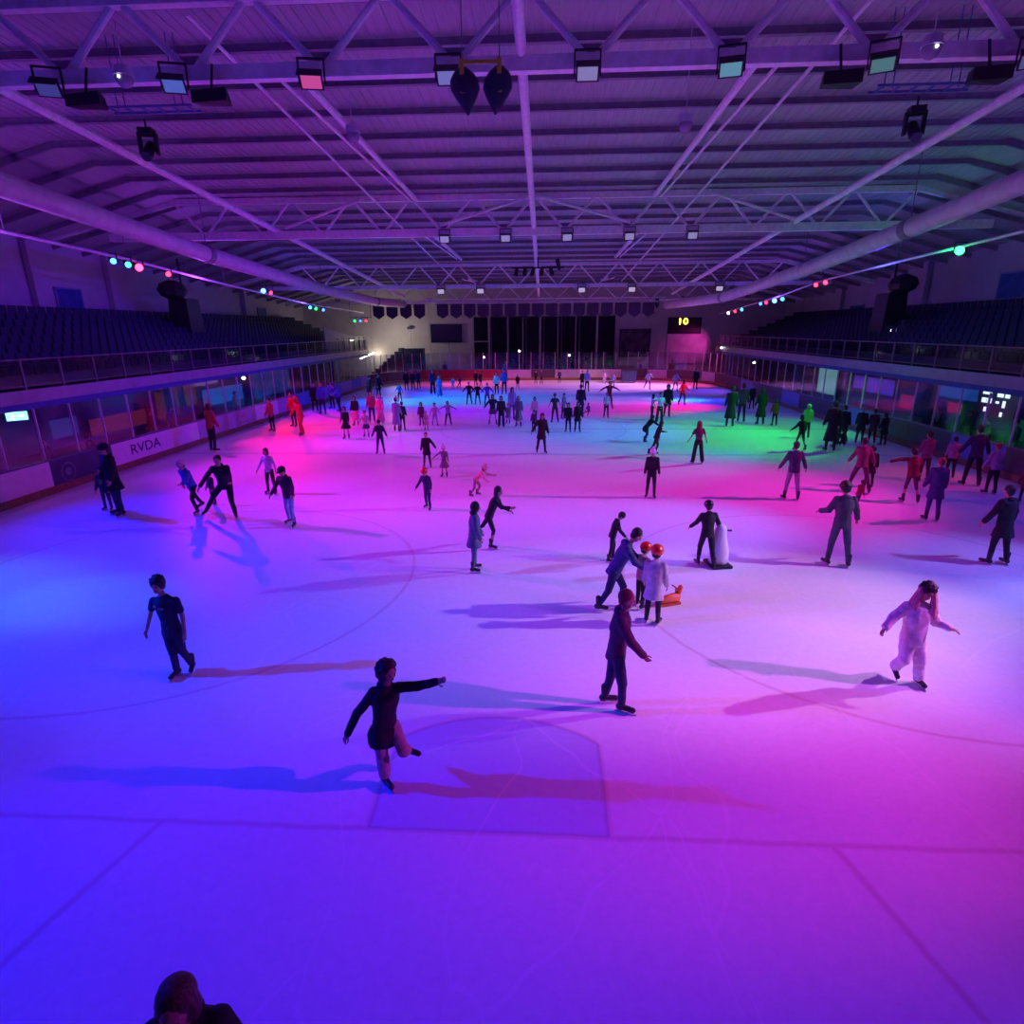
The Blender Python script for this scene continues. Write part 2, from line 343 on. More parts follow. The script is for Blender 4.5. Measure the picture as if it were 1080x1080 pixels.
# ---------------------------------------------------------------- roof
DECK = mat('roof_decking', (.42, .39, .46), .7, .15, 3, .4, stretch=(6, .3, 1))
PURL = mat('purlin_steel', (.24, .21, .28), .6, .15, 4)
TRUSS = mat('truss_paint', (.82, .76, .84), .5, .12, 5)
DUCT = mat('duct_skin', (.62, .55, .62), .5, .12, 2.5, .1)
g = G(); xs = [-25.2, -17.5, 17.5, 25.2]; ys = [-5, 2, 10.7, 27, 42.8, 55, 60.3]
def deckz(x, y): return roofz(y) + 1.75 - (0 if abs(x) < 18 else 1.9)
vv = [(x, y, deckz(x, y)) for y in ys for x in xs]
g.add(vv, [(j*4+i, j*4+i+1, j*4+i+5, j*4+i+4) for j in range(len(ys)-1) for i in range(3)])
vv = [(x, y, deckz(x, y)+.15) for y in ys for x in xs]
g.add(vv, [(j*4+i+4, j*4+i+5, j*4+i+1, j*4+i) for j in range(len(ys)-1) for i in range(3)])
# corrugation ribs running down the slope
ceiling = g.build('ceiling', DECK, kind='structure', label='corrugated roof decking seen from below')
rb = G(); x = -17.2
while x < 17.4:
    rb.bar((x, -4.8, roofz(-4.8)+1.74), (x, 60, roofz(60)+1.74), .08, .03); x += .3
rb.build('decking_rib', DECK, ceiling, kind='stuff')
y = 3.0; k = 0
while y < 59:
    p_ = G(); z = roofz(y)+1.6
    p_.box((0, y, z), (35.4, .07, .18)); p_.box((0, y, z-.1), (35.4, .16, .02)); p_.bar((17.6, y, z), (25, y, z-1.9), .1, .22); p_.bar((-17.6, y, z), (-25, y, z-1.9), .1, .22)
    p_.build('purlin', PURL, ceiling); y += 2.03; k += 1

def make_truss(Y, zb, depth, label, chord=.3, web=.085):
    t = thing('roof_truss', label, 'truss', (0, Y, zb))
    g = G(); g.box((0, 0, 0), (43, chord*.8, chord)); g.build('bottom_chord', TRUSS, t)
    g = G(); g.box((0, 0, depth), (36, chord*.8, chord*.75)); g.bar((18, 0, depth), (24.6, 0, depth-1.5), .25, .25); g.bar((-18, 0, depth), (-24.6, 0, depth-1.5), .25, .25); g.build('top_chord', TRUSS, t)
    for k in range(-7, 7):
        xb = 1.5 + 3*k
        for xt in (xb-1.35, xb+1.35):
            if abs(xt) > 18: continue
            g = G(); g.tube((xb+(.12 if xt > xb else -.12), 0, .12), (xt, 0, depth-.1), web, n=8); g.build('web_member', TRUSS, t)
        g = G(); g.box((xb, 0, .2), (.5, .06, .3)); g.build('gusset_plate', PURL, t)
    return t
make_truss(10.7, roofz(10.7), 1.42, 'nearest white steel roof truss carrying the row of big floodlights', .3)
make_truss(27.0, roofz(27)+.02, 1.55, 'second white steel roof truss with thick straight bottom chord', .36, .07)
make_truss(42.8, 7.85, 1.5, 'third white steel roof truss, far off in front of the banner row', .26, .06)
make_truss(55.0, 7.25, 1.4, 'farthest steel roof truss, close to the far wall', .2, .05)
# longitudinal tubes
for x, lab, r, y0, y1, dz in ((-.03, 'central lengthwise roof tube above the middle of the rink', .12, 4, 55, .22), (-12.9, 'left lengthwise roof tube parallel to the left air duct', .13, 4, 54.5, .25), (12.4, 'right lengthwise roof tube parallel to the right air duct', .13, 4, 54.5, .25),
                    (-7.6, 'slim lengthwise roof rod left of centre', .05, 11, 54, 1.3), (7.6, 'slim lengthwise roof rod right of centre', .05, 11, 54, 1.3), (-18.6, 'outer left roof tube over the left stand', .1, 6, 54, .2), (18.6, 'outer right roof tube over the right stand', .1, 6, 54, .2)):
    g = G(); g.tube((x, y0, roofz(y0)+dz), (x, y1, roofz(y1)+dz), r, n=10); tag(g.build('roof_tube', TRUSS), lab, 'tube')
# sloping brace pairs between trusses
ny = [-5.4, 10.7, 27.0, 42.8, 55.0]; names = ['in front of the nearest truss', 'between first and second truss', 'between second and third truss', 'behind the third truss']
for i in range(4):
    za = roofz(ny[i]) if i else 11.3; zb = roofz(ny[i+1])
    for sx, side in ((-1, 'left'), (1, 'right')):
        b_ = thing('roof_brace', 'pair of sloping roof braces %s of centre, %s' % (side, names[i]), 'brace', (0, 0, 0))
        for dx, r in ((0, .1), (.55, .045)):
            g = G(); g.tube((sx*(5.2+dx), ny[i]+.3, za+.1), (sx*(5.7+dx*.6), ny[i+1]-.2, zb+1.45), r, n=8); g.build('brace_tube', TRUSS, b_)
for sx, side in ((-1, 'left'), (1, 'right')):
    for j, (x0, x1) in enumerate(((0, 4.6), (8.2, 12.3))):
        g = G(); g.tube((sx*(x0+.2), 26.7, roofz(27)+1.5), (sx*x1, 26.7, roofz(27)+.3), .07, n=8)
        tag(g.build('diagonal_strut', TRUSS), 'long shallow %s diagonal strut on the second truss, %s' % (side, 'starting at the centre' if j == 0 else 'outer one'), 'strut')
# air ducts
dL = [(-15, -4, 9.75), (-15, 6, 9.25), (-15, 13, 8.85), (-15, 24, 8.15), (-15, 38.6, 7.5), (-14.4, 50, 7.15), (-12.8, 54, 7.1)]
dR = [(15.2, -4, 10.2), (15.0, 6, 9.6), (14.6, 14, 8.95), (14.5, 21, 8.35), (14.3, 30, 7.65), (13.6, 42, 6.85), (11.5, 52, 6.7)]
for pts, side in ((dL, 'left'), (dR, 'right')):
    t = thing('air_duct', 'long round pale fabric air duct under the roof along the %s side' % side, 'duct')
    g = G(); g.path(pts, .35, 16); g.build('duct_tube', DUCT, t, smooth=True)
    for i in (2, 3, 4, 5):
        a = Vector(pts[i]); g = G(); d = (Vector(pts[i+1])-a).normalized(); g.tube(a-d*.2, a+d*.2, .38, n=16); g.build('duct_collar', PURL if i % 2 else DUCT, t)
        g = G(); g.tube(a+Vector((0, 0, .3)), (a.x, a.y, roofz(a.y)+1.5), .02, n=5); g.build('hanger_wire', PURL, t)

# ---------------------------------------------------------------- rink boards, glass and posts
BW = mat('board_white', (.66, .6, .68), .4, .08, 2); BN = mat('board_navy', (.04, .04, .12), .4, .2, 2); BR = mat('board_red', (.2, .02, .05), .4, .15, 2)
BL = mat('board_lilac', (.38, .3, .5), .4, .12, 2); BD = mat('board_dark', (.08, .05, .09), .5, .2, 2); BB = mat('board_blue', (.12, .16, .5), .4, .12, 2)
KICK = mat('kickplate_yellow', (.22, .14, .07), .5, .15, 4); CAPM = mat('cap_rail', (.12, .1, .2), .4, .1, 4); POST = mat('glass_post_metal', (.55, .47, .6), .35, .08, 6)
def glass():
    m = bpy.data.materials.new('rink_glass'); m.use_nodes = True; nt = m.node_tree; nt.nodes.remove(nt.nodes['Principled BSDF'])
    t = nt.nodes.new('ShaderNodeBsdfTransparent'); t.inputs[0].default_value = (.88, .9, .94, 1); gl = nt.nodes.new('ShaderNodeBsdfGlossy'); gl.inputs['Roughness'].default_value = .08
    n = nt.nodes.new('ShaderNodeTexNoise'); n.inputs['Scale'].default_value = 3; mr = nt.nodes.new('ShaderNodeMapRange'); mr.inputs['To Min'].default_value = .04; mr.inputs['To Max'].default_value = .10
    mx = nt.nodes.new('ShaderNodeMixShader'); nt.links.new(n.outputs['Fac'], mr.inputs['Value']); nt.links.new(mr.outputs[0], mx.inputs[0])
    nt.links.new(t.outputs[0], mx.inputs[1]); nt.links.new(gl.outputs[0], mx.inputs[2]); nt.links.new(mx.outputs[0], nt.nodes['Material Output'].inputs[0]); return m
GLASS = glass()
def section(a, b, m, label, group=None, glass_h=1.55, posts=True, kick=True, mid=True):
    a = Vector((a[0], a[1], 0)); b = Vector((b[0], b[1], 0)); d = b-a; L = d.length; rz = math.atan2(d.y, d.x)
    t = thing('rink_board_section', label, 'rink board', (a+b)/2, rz, group)
    g = G(); g.box((0, -.05, .52), (L-.01, .08, .96)); g.build('board_panel', m, t)
    g = G(); g.box((0, .0, .13), (L-.01, .035, .22)); g.build('kickplate', KICK, t)
    g = G(); g.box((0, -.06, 1.03), (L-.01, .14, .05)); g.build('cap_rail', CAPM, t)
    if glass_h:
        g = G(); g.box((0, -.07, 1.06+glass_h/2), (L-.04, .015, glass_h)); g.build('glass_pane', GLASS, t)
        for x in ((-L/2+.02, 0) if mid else (-L/2+.02,)):
            g = G(); g.box((x, -.09, 1.05+glass_h/2), (.036, .06, glass_h+.02)); g.build('glass_post', POST, t)
    return t
# left side, walked with the ice on the section's +y side ... from far to near so that local +y faces the ice
def side_sections(X, y0, y1, step, flip, spec):
    y = y0; i = 0; out = []
    while y < y1-.1:
        ye = min(y+step, y1); m, lab, grp = spec(i, y)
        a, b = ((X, ye), (X, y)) if not flip else ((X, y), (X, ye))
        out.append(section(a, b, m, lab, grp)); y = ye; i += 1
    return out
def specL(i, y):
    S = [(BW, 'white board section at far left edge of the picture, nearest the camera', None), (BW, 'plain white board section left of the dark navy advert board', None),
         (BN, 'dark navy advert board with faint round emblem on the left side', None), (BW, 'white advert board with dark block lettering on the left side', None),
         (BW, 'pinkish white board section right of the lettered one, behind rust topped person', None), (BL, 'lilac advert board section behind rust topped person on left side', None),
         (BW, 'white advert board with faint red writing on the left side', None)]
    if y < 9.5: return BW, 'white board section at near left, mostly outside the picture', 'near left white boards'
    if y < 12.2: return S[1]
    if y < 14.9: return S[2]
    if y < 17.6: return S[3]
    if y < 20.3: return S[4]
    if y < 23: return S[5]
    if y < 25.7: return BL, 'lilac advert board section between rust topped person and red writing board', None
    if y < 28.4: return S[6]
    return (BL if i % 2 else BB), 'blue-lit board section on the far left side', 'far left side boards'
secL = side_sections(XL, 4.2, 46.5, 2.7, False, specL)
def specR(i, y): return (BB if i % 3 == 1 else BD), ('pale blue lit board section on the right side' if i % 3 == 1 else 'dark board section on the right side'), 'right side boards pale' if i % 3 == 1 else 'right side boards dark'
secR = side_sections(XR, 4.2, 46.5, 2.7, True, specR)
# corners and far end
def arc(cx, cy, a0, a1, n): return [(cx+CR*math.cos(R(a0+(a1-a0)*i/n)), cy+CR*math.sin(R(a0+(a1-a0)*i/n))) for i in range(n+1)]
pr = arc(XR-CR, YF-CR, 0, 90, 6)
for i in range(6): section(pr[i], pr[i+1], BL if i in (1, 4) else BD, 'curved corner board section at the far right, %s' % ('lilac one' if i in (1, 4) else 'dark one'), 'far right corner boards '+('lilac' if i in (1, 4) else 'dark'))
pl = arc(XL+CR, YF-CR, 90, 180, 6)
for i in range(6): section(pl[i], pl[i+1], BD if i > 2 else BR, 'curved corner board section at the far left, %s' % ('dark one' if i > 2 else 'red one'), 'far left corner boards '+('dark' if i > 2 else 'red'))
xf = [XR-CR - (XR-XL-2*CR)*i/7 for i in range(8)]
fm = [(BW, 'white'), (BW, 'white'), (BL, 'lilac'), (BD, 'dark'), (BL, 'lilac'), (BR, 'red'), (BR, 'red')]
for i in range(7): section((xf[i], YF), (xf[i+1], YF), fm[i][0], '%s straight board section of the far end' % fm[i][1], 'far end boards '+fm[i][1])
# emblem and lettering on the left adverts (child pieces of their boards)
for s in secL:
    lb = s['label']
    if 'round emblem' in lb:
        g = G(); n = 28
        for r0, r1 in ((.26, .3), (.0, .12)):
            ri = [(r0*math.cos(a*2*math.pi/n)+.7, .0, .55+r0*math.sin(a*2*math.pi/n)) for a in range(n)]; ro = [(r1*math.cos(a*2*math.pi/n)+.7, .0, .55+r1*math.sin(a*2*math.pi/n)) for a in range(n)]
            g.add(ri+ro, [(i, (i+1) % n, n+(i+1) % n, n+i) for i in range(n)])
        g.build('round_emblem', mat('emblem_grey', (.16, .15, .26), .6), s)
    if 'block lettering' in lb:
        text('block_lettering', 'RVDA', (-.45, .0, .62), (R(90), 0, R(180)), .52, NAVYM, s, sx=1.3)
    if 'red writing' in lb:
        text('red_writing', 'SICI', (0, .0, .7), (R(90), 0, R(180)), .35, mat('faint_red_print', (.6, .12, .2), .6), s, sx=1.2)
        text('red_writing', 'BATHS', (0, .0, .4), (R(90), 0, R(180)), .28, MATS['faint_red_print'], s, sx=1.2)

# ---------------------------------------------------------------- stands above the corridors
def emi(n, c, e): return mat(n, tuple(.3*x for x in c), .4, .05, 2, emit=c, es=e)
def stand(side, X0, X1, zf0, zf1, y0, y1, label):
    s = 1 if X1 > X0 else -1
    t = thing('spectator_stand', label, 'stand', (0, 0, 0))
    g = G(); g.box(((X0+X1)/2, (y0+y1)/2, zf0+.15), (abs(X1-X0), y1-y0, .25)); g.build('deck_slab', NAVYM, t)
    g = G(); g.box((X0, (y0+y1)/2, (zf0+zf1)/2), (.12, y1-y0, zf1-zf0)); g.build('fascia', FASC, t)
    g = G(); g.box((X0+s*.05, (y0+y1)/2, zf0-.11), (.1, y1-y0, .22)); g.build('lower_fascia', FASCB, t)
    g = G()
    for k in range(7):
        xa = X0 + s*(1.55 + k*.8); h = .32*(k+1); g.box((xa+s*.4, (y0+y1)/2, zf1+h/2), (.8, y1-y0, h))
    g.build('stepped_terrace', STAND, t)
    for k in range(7):
        xa = X0 + s*(1.55 + k*.8); g = G(); z = zf1+.32*(k+1); y = y0+.4; g.box((xa+s*.46, (y0+y1)/2, z+.36), (.05, y1-y0-.6, .06))
        while y < y1-.5:
            g.box((xa+s*.35, y, z+.4), (.38, .42, .06)); g.box((xa+s*.5, y, z+.6), (.05, .42, .44)); g.box((xa+s*.45, y, z+.2), (.06, .3, .38)); y += .55
        g.build('seat_row', mat('seat_plastic', (.02, .022, .08), .7, .15, 3), t)
    return t
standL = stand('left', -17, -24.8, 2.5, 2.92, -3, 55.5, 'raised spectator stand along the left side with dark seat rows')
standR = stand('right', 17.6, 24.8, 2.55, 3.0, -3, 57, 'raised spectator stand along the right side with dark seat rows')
def railing(X, z, y0, y1, label, step=1.66):
    t = thing('balcony_railing', label, 'railing', (X, 0, z))
    g = G(); g.box((0, (y0+y1)/2, 1.0), (.05, y1-y0, .05)); g.build('top_rail', RAILM, t)
    g = G(); g.box((0, (y0+y1)/2, .12), (.04, y1-y0, .04)); g.build('bottom_rail', RAILM, t)
    g = G(); g.box((0, (y0+y1)/2, .56), (.012, y1-y0, .84)); g.build('glazed_infill', GLASS, t)
    y = y0
    while y <= y1: g = G(); g.box((0, y, .4), (.07, .07, 1.22)); g.build('railing_post', RAILM, t); y += step
railing(-17, 2.92, 9.8, 55.4, 'railing with evenly spaced posts on the left stand edge')
railing(17.6, 3.0, 11.2, 56.5, 'railing with evenly spaced posts on the right stand edge')
# walls below the stands
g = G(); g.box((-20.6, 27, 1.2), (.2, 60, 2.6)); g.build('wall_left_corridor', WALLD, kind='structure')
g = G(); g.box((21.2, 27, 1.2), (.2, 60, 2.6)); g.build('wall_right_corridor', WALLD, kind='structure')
for sx, X in ((-1, -18.9), (1, 19.4)):
    for k in range(6):
        g = G(); g.box((X, 9+k*8.2, 1.2), (.35, .35, 2.5)); tag(g.build('concrete_column', WALLD), 'square column under the front edge of the %s stand' % ('left' if sx < 0 else 'right'), 'column', 'columns under the %s stand' % ('left' if sx < 0 else 'right'))
# slatted end fence of the left stand
t = thing('slatted_screen', 'dark slatted screen with sloping top at the far end of the left stand', 'screen', (-17.1, 0, 2.9))
g = G(); g.add([(0, 44, 0), (0, 55.5, 0), (0, 55.5, 1.3), (0, 51.5, 1.3), (0, 44, 2.1), (-.1, 44, 0), (-.1, 55.5, 0), (-.1, 55.5, 1.3), (-.1, 51.5, 1.3), (-.1, 44, 2.1)], [(0, 1, 2, 3, 4), (9, 8, 7, 6, 5), (0, 5, 6, 1), (1, 6, 7, 2), (2, 7, 8, 3), (3, 8, 9, 4), (4, 9, 5, 0)]); g.build('screen_panel', mat('screen_slats', (.12, .1, .2), .6, .3, 1, stretch=(1, 8, .1)), t)
for k in range(6): g = G(); g.box((.04, 47+k*1.5, .6), (.05, .08, 1.2)); g.build('screen_post', NAVYM, t)

# ================================================================= FAR END
t = thing('stage_curtain', 'wide black drape wall in the middle of the far wall', 'curtain', (.4, 59.8, 0))
BLK = mat('black_drape', (.012, .01, .03), .9, .3, 3, .4, stretch=(8, 1, .2))
for k in range(8):
    g = G(); n = 14; x0 = -7.3+k*1.85; fr = [(x0+.05+i*1.75/n, (-.06 if i % 2 else .0), 0) for i in range(n+1)]; bk = [(x0+1.8, .08, 0), (x0+.05, .08, 0)]
    ring = fr+bk; g.ring_loft([[(x, y, .05) for x, y, z in ring], [(x, y, 5.95) for x, y, z in ring]]); g.build('drape', BLK, t)
for k, x in enumerate((-5.25, -3.3, -1.7, .1, 1.95, 3.8, 6.0)):
    g = G(); g.box((x-.4, -.12, 3.0), (.2 if k in (0, 3, 6) else .1, .1, 6.0)); g.build('drape_pole', FASC, t)
g = G(); g.box((-6.4, -.14, 3.5), (1.7, .06, .1)); g.build('cross_rail', FASC, t)
# banners in a row
BAN = mat('banner_cloth', (.05, .035, .10), .8, .25, 6, .3)
def make_banner():
    g = G(); o_ = [(-.55, 1.35), (.55, 1.35), (.55, .35), (0, 0), (-.55, .35)]
    g.ring_loft([[(x, -.02, z) for x, z in o_], [(x, .02, z) for x, z in o_]]); e = thing('pennant_banner', 'x', 'banner', (0, 0, 0))
    g.build('banner_cloth', BAN, e); g = G(); g.tube((-.6, 0, 1.37), (.6, 0, 1.37), .03, n=6); g.build('hanging_rod', TRUSS, e)
    g = G(); g.tube((0, 0, 1.37), (0, 0, 1.75), .012, n=4); g.build('hanging_cord', TRUSS, e); return e
proto = make_banner(); first = True
xsb = [-15.4, -14.1, -12.75, -11.45] + [-9.2+1.3*k for k in range(16)]
for k, x in enumerate(xsb):
    b_ = proto if k == 0 else copy_tree(proto)
    b_.location = (x, 54.5, 5.72)
    if k < 4: b_['label'] = 'dark pointed pennant hanging before the cream lit wall'; b_['group'] = 'pennants over the lit wall'
    elif 0 < 1: b_['label'] = 'dark pointed pennant in the row above the black drapes'; b_['group'] = 'pennants above the drapes'
g = G(); g.box((-2.2, 54.5, 7.47), (28, .08, .08)); tag(g.build('banner_rail', TRUSS), 'thin straight rail carrying the row of dark pennants', 'rail')
# screen, mural, scoreboard
def framed(name, label, cat, x0, x1, z0, z1, Y, m, fm_, d=.12):
    t = thing(name, label, cat, ((x0+x1)/2, Y, (z0+z1)/2)); W_, H_ = x1-x0, z1-z0
    g = G(); g.box((0, 0, 0), (W_, d, H_)); g.build('panel', m, t)
    g = G()
    for z in (-H_/2, H_/2): g.box((0, -.02, z), (W_+.1, d+.06, .08))
    for x in (-W_/2, W_/2): g.box((x, -.02, 0), (.08, d+.06, H_+.1))
    g.build('frame', fm_, t); return t
framed('display_screen', 'switched off dark wide screen on the far wall left of the drapes', 'screen', -11.4, -8.2, 3.45, 5.2, 59.91, mat('screen_black', (.01, .01, .03), .25, .1, 2), BLK)
framed('wall_mural', 'dark mottled mural picture on far wall right of the drapes', 'picture', 8.4, 11.5, 1.9, 4.6, 59.91, mat('mural_print', (.09, .05, .1), .6, .8, 1.4), BLK)
t = framed('scoreboard', 'scoreboard with two glowing yellow digits on the far wall at right', 'scoreboard', 13.3, 16.6, 4.2, 5.7, 59.91, mat('scoreboard_face', (.03, .012, .02), .5, .2, 2), BLK)
YEL = emi('yellow_digit_led', (1, .62, .06), 9)
text('score_digit', '1', (-.5, -.1, .38), (R(90), 0, 0), .85, YEL, t, sx=1.6); text('score_digit', '0', (.08, -.1, .38), (R(90), 0, 0), .85, YEL, t, sx=1.3)
framed('pale_wall_panel', 'pale washed panel glowing magenta below the scoreboard', 'panel', 13.3, 17.4, 1.2, 4.1, 59.94, mat('washed_panel', (.62, .5, .56), .6, .25, .9), FASC, .06)
# stairs at the far left with fluorescent tube
t = thing('exit_stair', 'dark stair flight rising to the right below the cream lit wall at far left', 'stair', (-17.5, 57.6, 0))
for k in range(9): g = G(); g.box((k*.42, 0, .12+k*.17), (.44, .9, .24+k*.34)); g.build('stair_step', NAVYM, t)
g = G(); g.box((4.7, 0, 1.45), (2.0, .9, 2.9)); g.build('stair_landing', NAVYM, t)
TUBE = emi('white_tube_light', (1, .95, .82), 14)
t = thing('strip_light', 'bright white slanting strip light over the far left stair', 'light', (-18.6, 57.9, 1.9), 0)
g = G(); g.bar((0, 0, 0), (1.5, 0, .6), .1, .1); g.build('light_tube', TUBE, t)
g = G(); g.bar((0, .08, .05), (1.5, .08, .65), .08, .16); g.build('light_housing', NAVYM, t)
t = thing('wall_camera', 'small dark camera box on the cream lit far wall', 'camera', (-13.6, 59.8, 4.9)); g = G(); g.box((0, -.1, 0), (.55, .22, .2)); g.build('camera_body', NAVYM, t); g = G(); g.tube((.1, 0, .1), (.1, .2, .25), .04); g.build('camera_bracket', NAVYM, t)

# ================================================================= LIGHT FIXTURES
HOUS = mat('fixture_black', (.02, .018, .025), .5, .15, 6)
def make_par(name, label, loc, aim, col, es, r=.13, cat='stage light', group=None):
    t = thing(name, label, cat, loc, 0, group); d = (Vector(aim)-Vector(loc)); q = d.to_track_quat('-Z', 'Y'); 
    g = G(); g.tube(q @ Vector((0, 0, .22)), q @ Vector((0, 0, 0)), r*.8, r*1.15, 14); g.build('can', HOUS, t)
    g = G(); g.tube(q @ Vector((0, 0, -.004)), q @ Vector((0, 0, -.02)), r, r, 14); es = es*(.32 if col[0] < .5 else .5) if cat == 'stage light' else es; g.build('lens', emi('led_%d_%d_%d_%d' % tuple([int(c*99) for c in col]+[int(es)]), col, es), t)
    g = G(); g.box((-r*1.35, 0, .12), (.03, .05, .36)); g.box((r*1.35, 0, .12), (.03, .05, .36)); g.box((0, 0, .3), (r*2.8, .05, .03)); g.build('yoke', HOUS, t); return t
RL = [(-17.5, -3, 8.9), (-17.5, 8, 8.4), (-17.5, 16, 8.0), (-17.5, 22, 7.78), (-17.5, 30, 7.3), (-17.5, 42, 6.7), (-17.5, 56.5, 6.4)]
RR = [(17.5, -3, 8.9), (17.5, 10, 8.2), (17.5, 19.3, 7.95), (17.5, 27, 7.72), (17.5, 35, 7.45), (17.5, 42, 6.85), (17.5, 56.5, 6.0)]
for pts, side in ((RL, 'left'), (RR, 'right')):
    t = thing('lighting_rail', 'thin sloping pipe carrying coloured stage lights along the %s side' % side, 'rail')
    g = G(); g.path(pts, .06, 8); g.build('rail_pipe', TRUSS, t)
    for i in range(1, 5):
        a = Vector(pts[i]); g = G(); g.tube(a, (a.x, a.y, roofz(a.y)-.3), .02, n=5); g.build('rail_hanger', PURL, t)
def railz(pts, y):
    for a, b in zip(pts, pts[1:]):
        if a[1] <= y <= b[1]: return a[2] + (b[2]-a[2])*(y-a[1])/(b[1]-a[1])
    return pts[-1][2]
CB, CR_, CG, CC, CW = (.05, .2, 1), (1, .02, .06), (.02, 1, .15), (.05, .8, 1), (1, .8, .9)
for y, z, c, nm, es in ((21.0, 7.6, CB, 'blue stage light at the near end of left rail', 22), (21.9, 7.55, CC, 'pale blue stage light second from near end of left rail', 14), (22.6, 7.5, CR_, 'brightest red stage light on left rail', 30), (24.7, 7.4, CR_, 'smaller red stage light beyond the brightest one on left rail', 18),
                 (34.6, 7.2, CB, 'bright blue stage light halfway along left rail', 40), (35.7, 7.15, CR_, 'red stage light next to the blue one halfway along left rail', 14), (42.3, 6.45, CC, 'cyan stage light near far end of left rail', 14), (43.5, 6.4, CG, 'green stage light near far end of left rail', 14), (45.1, 6.35, CB, 'blue stage light beyond the green one on left rail', 14)):
    make_par('par_light', nm, (-17.42, y, z), (-2, y-14, 0), c, es, .16 if es > 25 else .12)
for y, z, c, nm, es in ((22.4, 7.7, CG, 'dazzling green stage light on right rail', 45), (34.3, 7.3, CR_, 'nearer of two red stage lights on right rail', 18), (35.6, 7.25, CR_, 'farther of two red stage lights on right rail', 18), (40.8, 6.65, CC, 'cyan stage light of the right rail foursome', 14), (42.3, 6.6, CB, 'strong blue stage light of the right rail foursome', 35), (44.0, 6.55, CR_, 'red stage light of the right rail foursome', 14), (45.2, 6.5, CB, 'small blue stage light of the right rail foursome', 14),
                 (49.7, 6.2, CC, 'cyan stage light at far end of right rail', 12), (51.5, 6.1, CR_, 'red stage light at far end of right rail', 14), (53.5, 6.0, CW, 'whitish stage light at far end of right rail', 12)):
    make_par('par_light', nm, (17.42, y, z), (2, y-14, 0), c, es, .17 if es > 25 else .13)
for x, c, nm in ((-17.6, CG, 'green'), (-17.05, CB, 'blue'), (-16.5, CR_, 'red')):
    make_par('par_light', 'tiny %s stage light hanging below pennants at far left' % nm, (x, 53.8, 5.6), (x+3, 40, 0), c, 12, .12)
g = G(); g.box((-17, 53.8, 5.92), (2.2, .06, .06)); g.box((-18, 53.8, 6.6), (.05, .05, 1.5)); g.box((-16, 53.8, 6.6), (.05, .05, 1.5)); tag(g.build('hanging_bar', PURL), 'short hanging bar with three tiny lights at far left', 'bar')
# green wash on the rail beside the dazzling green light
l = bpy.data.lights.new('green_spill', 'POINT'); l.energy = 45; l.color = (0, 1, .15); l.shadow_soft_size = .05
o = bpy.data.objects.new('green_spill', l); COL.objects.link(o); o.location = (17.1, 23.0, 7.5)

def make_flood(x, Y, z, label, col, es, w_=.62, tilt=38, yaw=0, group=None):
    t = thing('floodlight', label, 'floodlight', (x, Y, z), R(yaw), group); q = Matrix.Rotation(R(tilt), 3, 'X')     # faces -Y and down
    g = G(); g.ring_loft([[q @ Vector(v) for v in ((-w_/2, -.02, -w_*.36), (w_/2, -.02, -w_*.36), (w_/2, -.02, w_*.36), (-w_/2, -.02, w_*.36))], [q @ Vector(v) for v in ((-w_*.36, .24, -w_*.22), (w_*.36, .24, -w_*.22), (w_*.36, .24, w_*.22), (-w_*.36, .24, w_*.22))]]); g.build('housing', HOUS, t)
    g = G(); g.box(q @ Vector((0, -.035, 0)), (w_*.84, .02, w_*.56), q); g.build('lens', emi('flood_%d_%d_%d' % tuple(int(c*99) for c in col), col, es), t)
    g = G(); g.box((-w_*.55, .1, .2), (.03, .07, .5)); g.box((w_*.55, .1, .2), (.03, .07, .5)); g.box((0, .1, .44), (w_*1.1, .07, .03)); g.build('bracket', HOUS, t)
    g = G(); g.box(q @ Vector((0, -.12, w_*.42)), (w_*1.05, .26, .02), q); g.build('visor', HOUS, t); return t
fl = [(-10.6, (.25, .25, .9), .35, 'violet lensed floodlight at far left of the nearest truss', 18), (-7.7, (.2, .3, 1), .8, 'blue lensed floodlight, second from left on the nearest truss', 14), (-4.6, (1, .12, .45), 1.2, 'pink-red lensed floodlight on the nearest truss', 10), (-1.6, (.4, .4, 1), .8, 'pale violet floodlight just left of the yellow bracket', 0),
      (1.4, (.55, .5, .95), .8, 'lilac-white floodlight right of centre on the nearest truss', 0), (4.4, (.25, .75, .8), .75, 'teal-white lensed floodlight on the nearest truss', -12), (7.5, (.2, .6, .5), .6, 'green-lilac lensed floodlight, second from right on the nearest truss', -22), (10.5, (.3, .4, .8), .4, 'dim blue lensed floodlight at right edge of the nearest truss', -26)]
for x, c, es, lb, yw in fl:
    make_flood(x, 10.2, 10.0, lb, c, es*.4, .5, 42, yw)
    if abs(x) > 6:
        s_x = 1 if x < 0 else -1
        t = thing('speaker_wedge', 'dark wedge shaped box hanging beside the %s' % lb.split(' on the')[0].split(',')[0].split(' at ')[0], 'speaker', (x+.8*s_x, 10.25, 9.75)); g = G(); g.ring_loft([[(-.4, -.15, -.13), (.4, -.15, -.1), (.4, -.15, .15), (-.4, -.15, .1)], [(-.33, .2, -.1), (.35, .2, -.12), (.3, .2, .12), (-.3, .2, .12)]]); g.build('box_body', HOUS, t)
        g = G(); g.tube((0, 0, .1), (0, .2, .7), .03, n=6); g.build('mount_arm', HOUS, t)
for k, x in enumerate((-4.4, -1.4, 1.6, 4.6, 7.6)):
    make_flood(x, 26.75, 9.0, 'small pale floodlight under the second truss bottom chord', (.6, .5, 1), .35, .5, 20, 0, 'floodlights under the second truss')
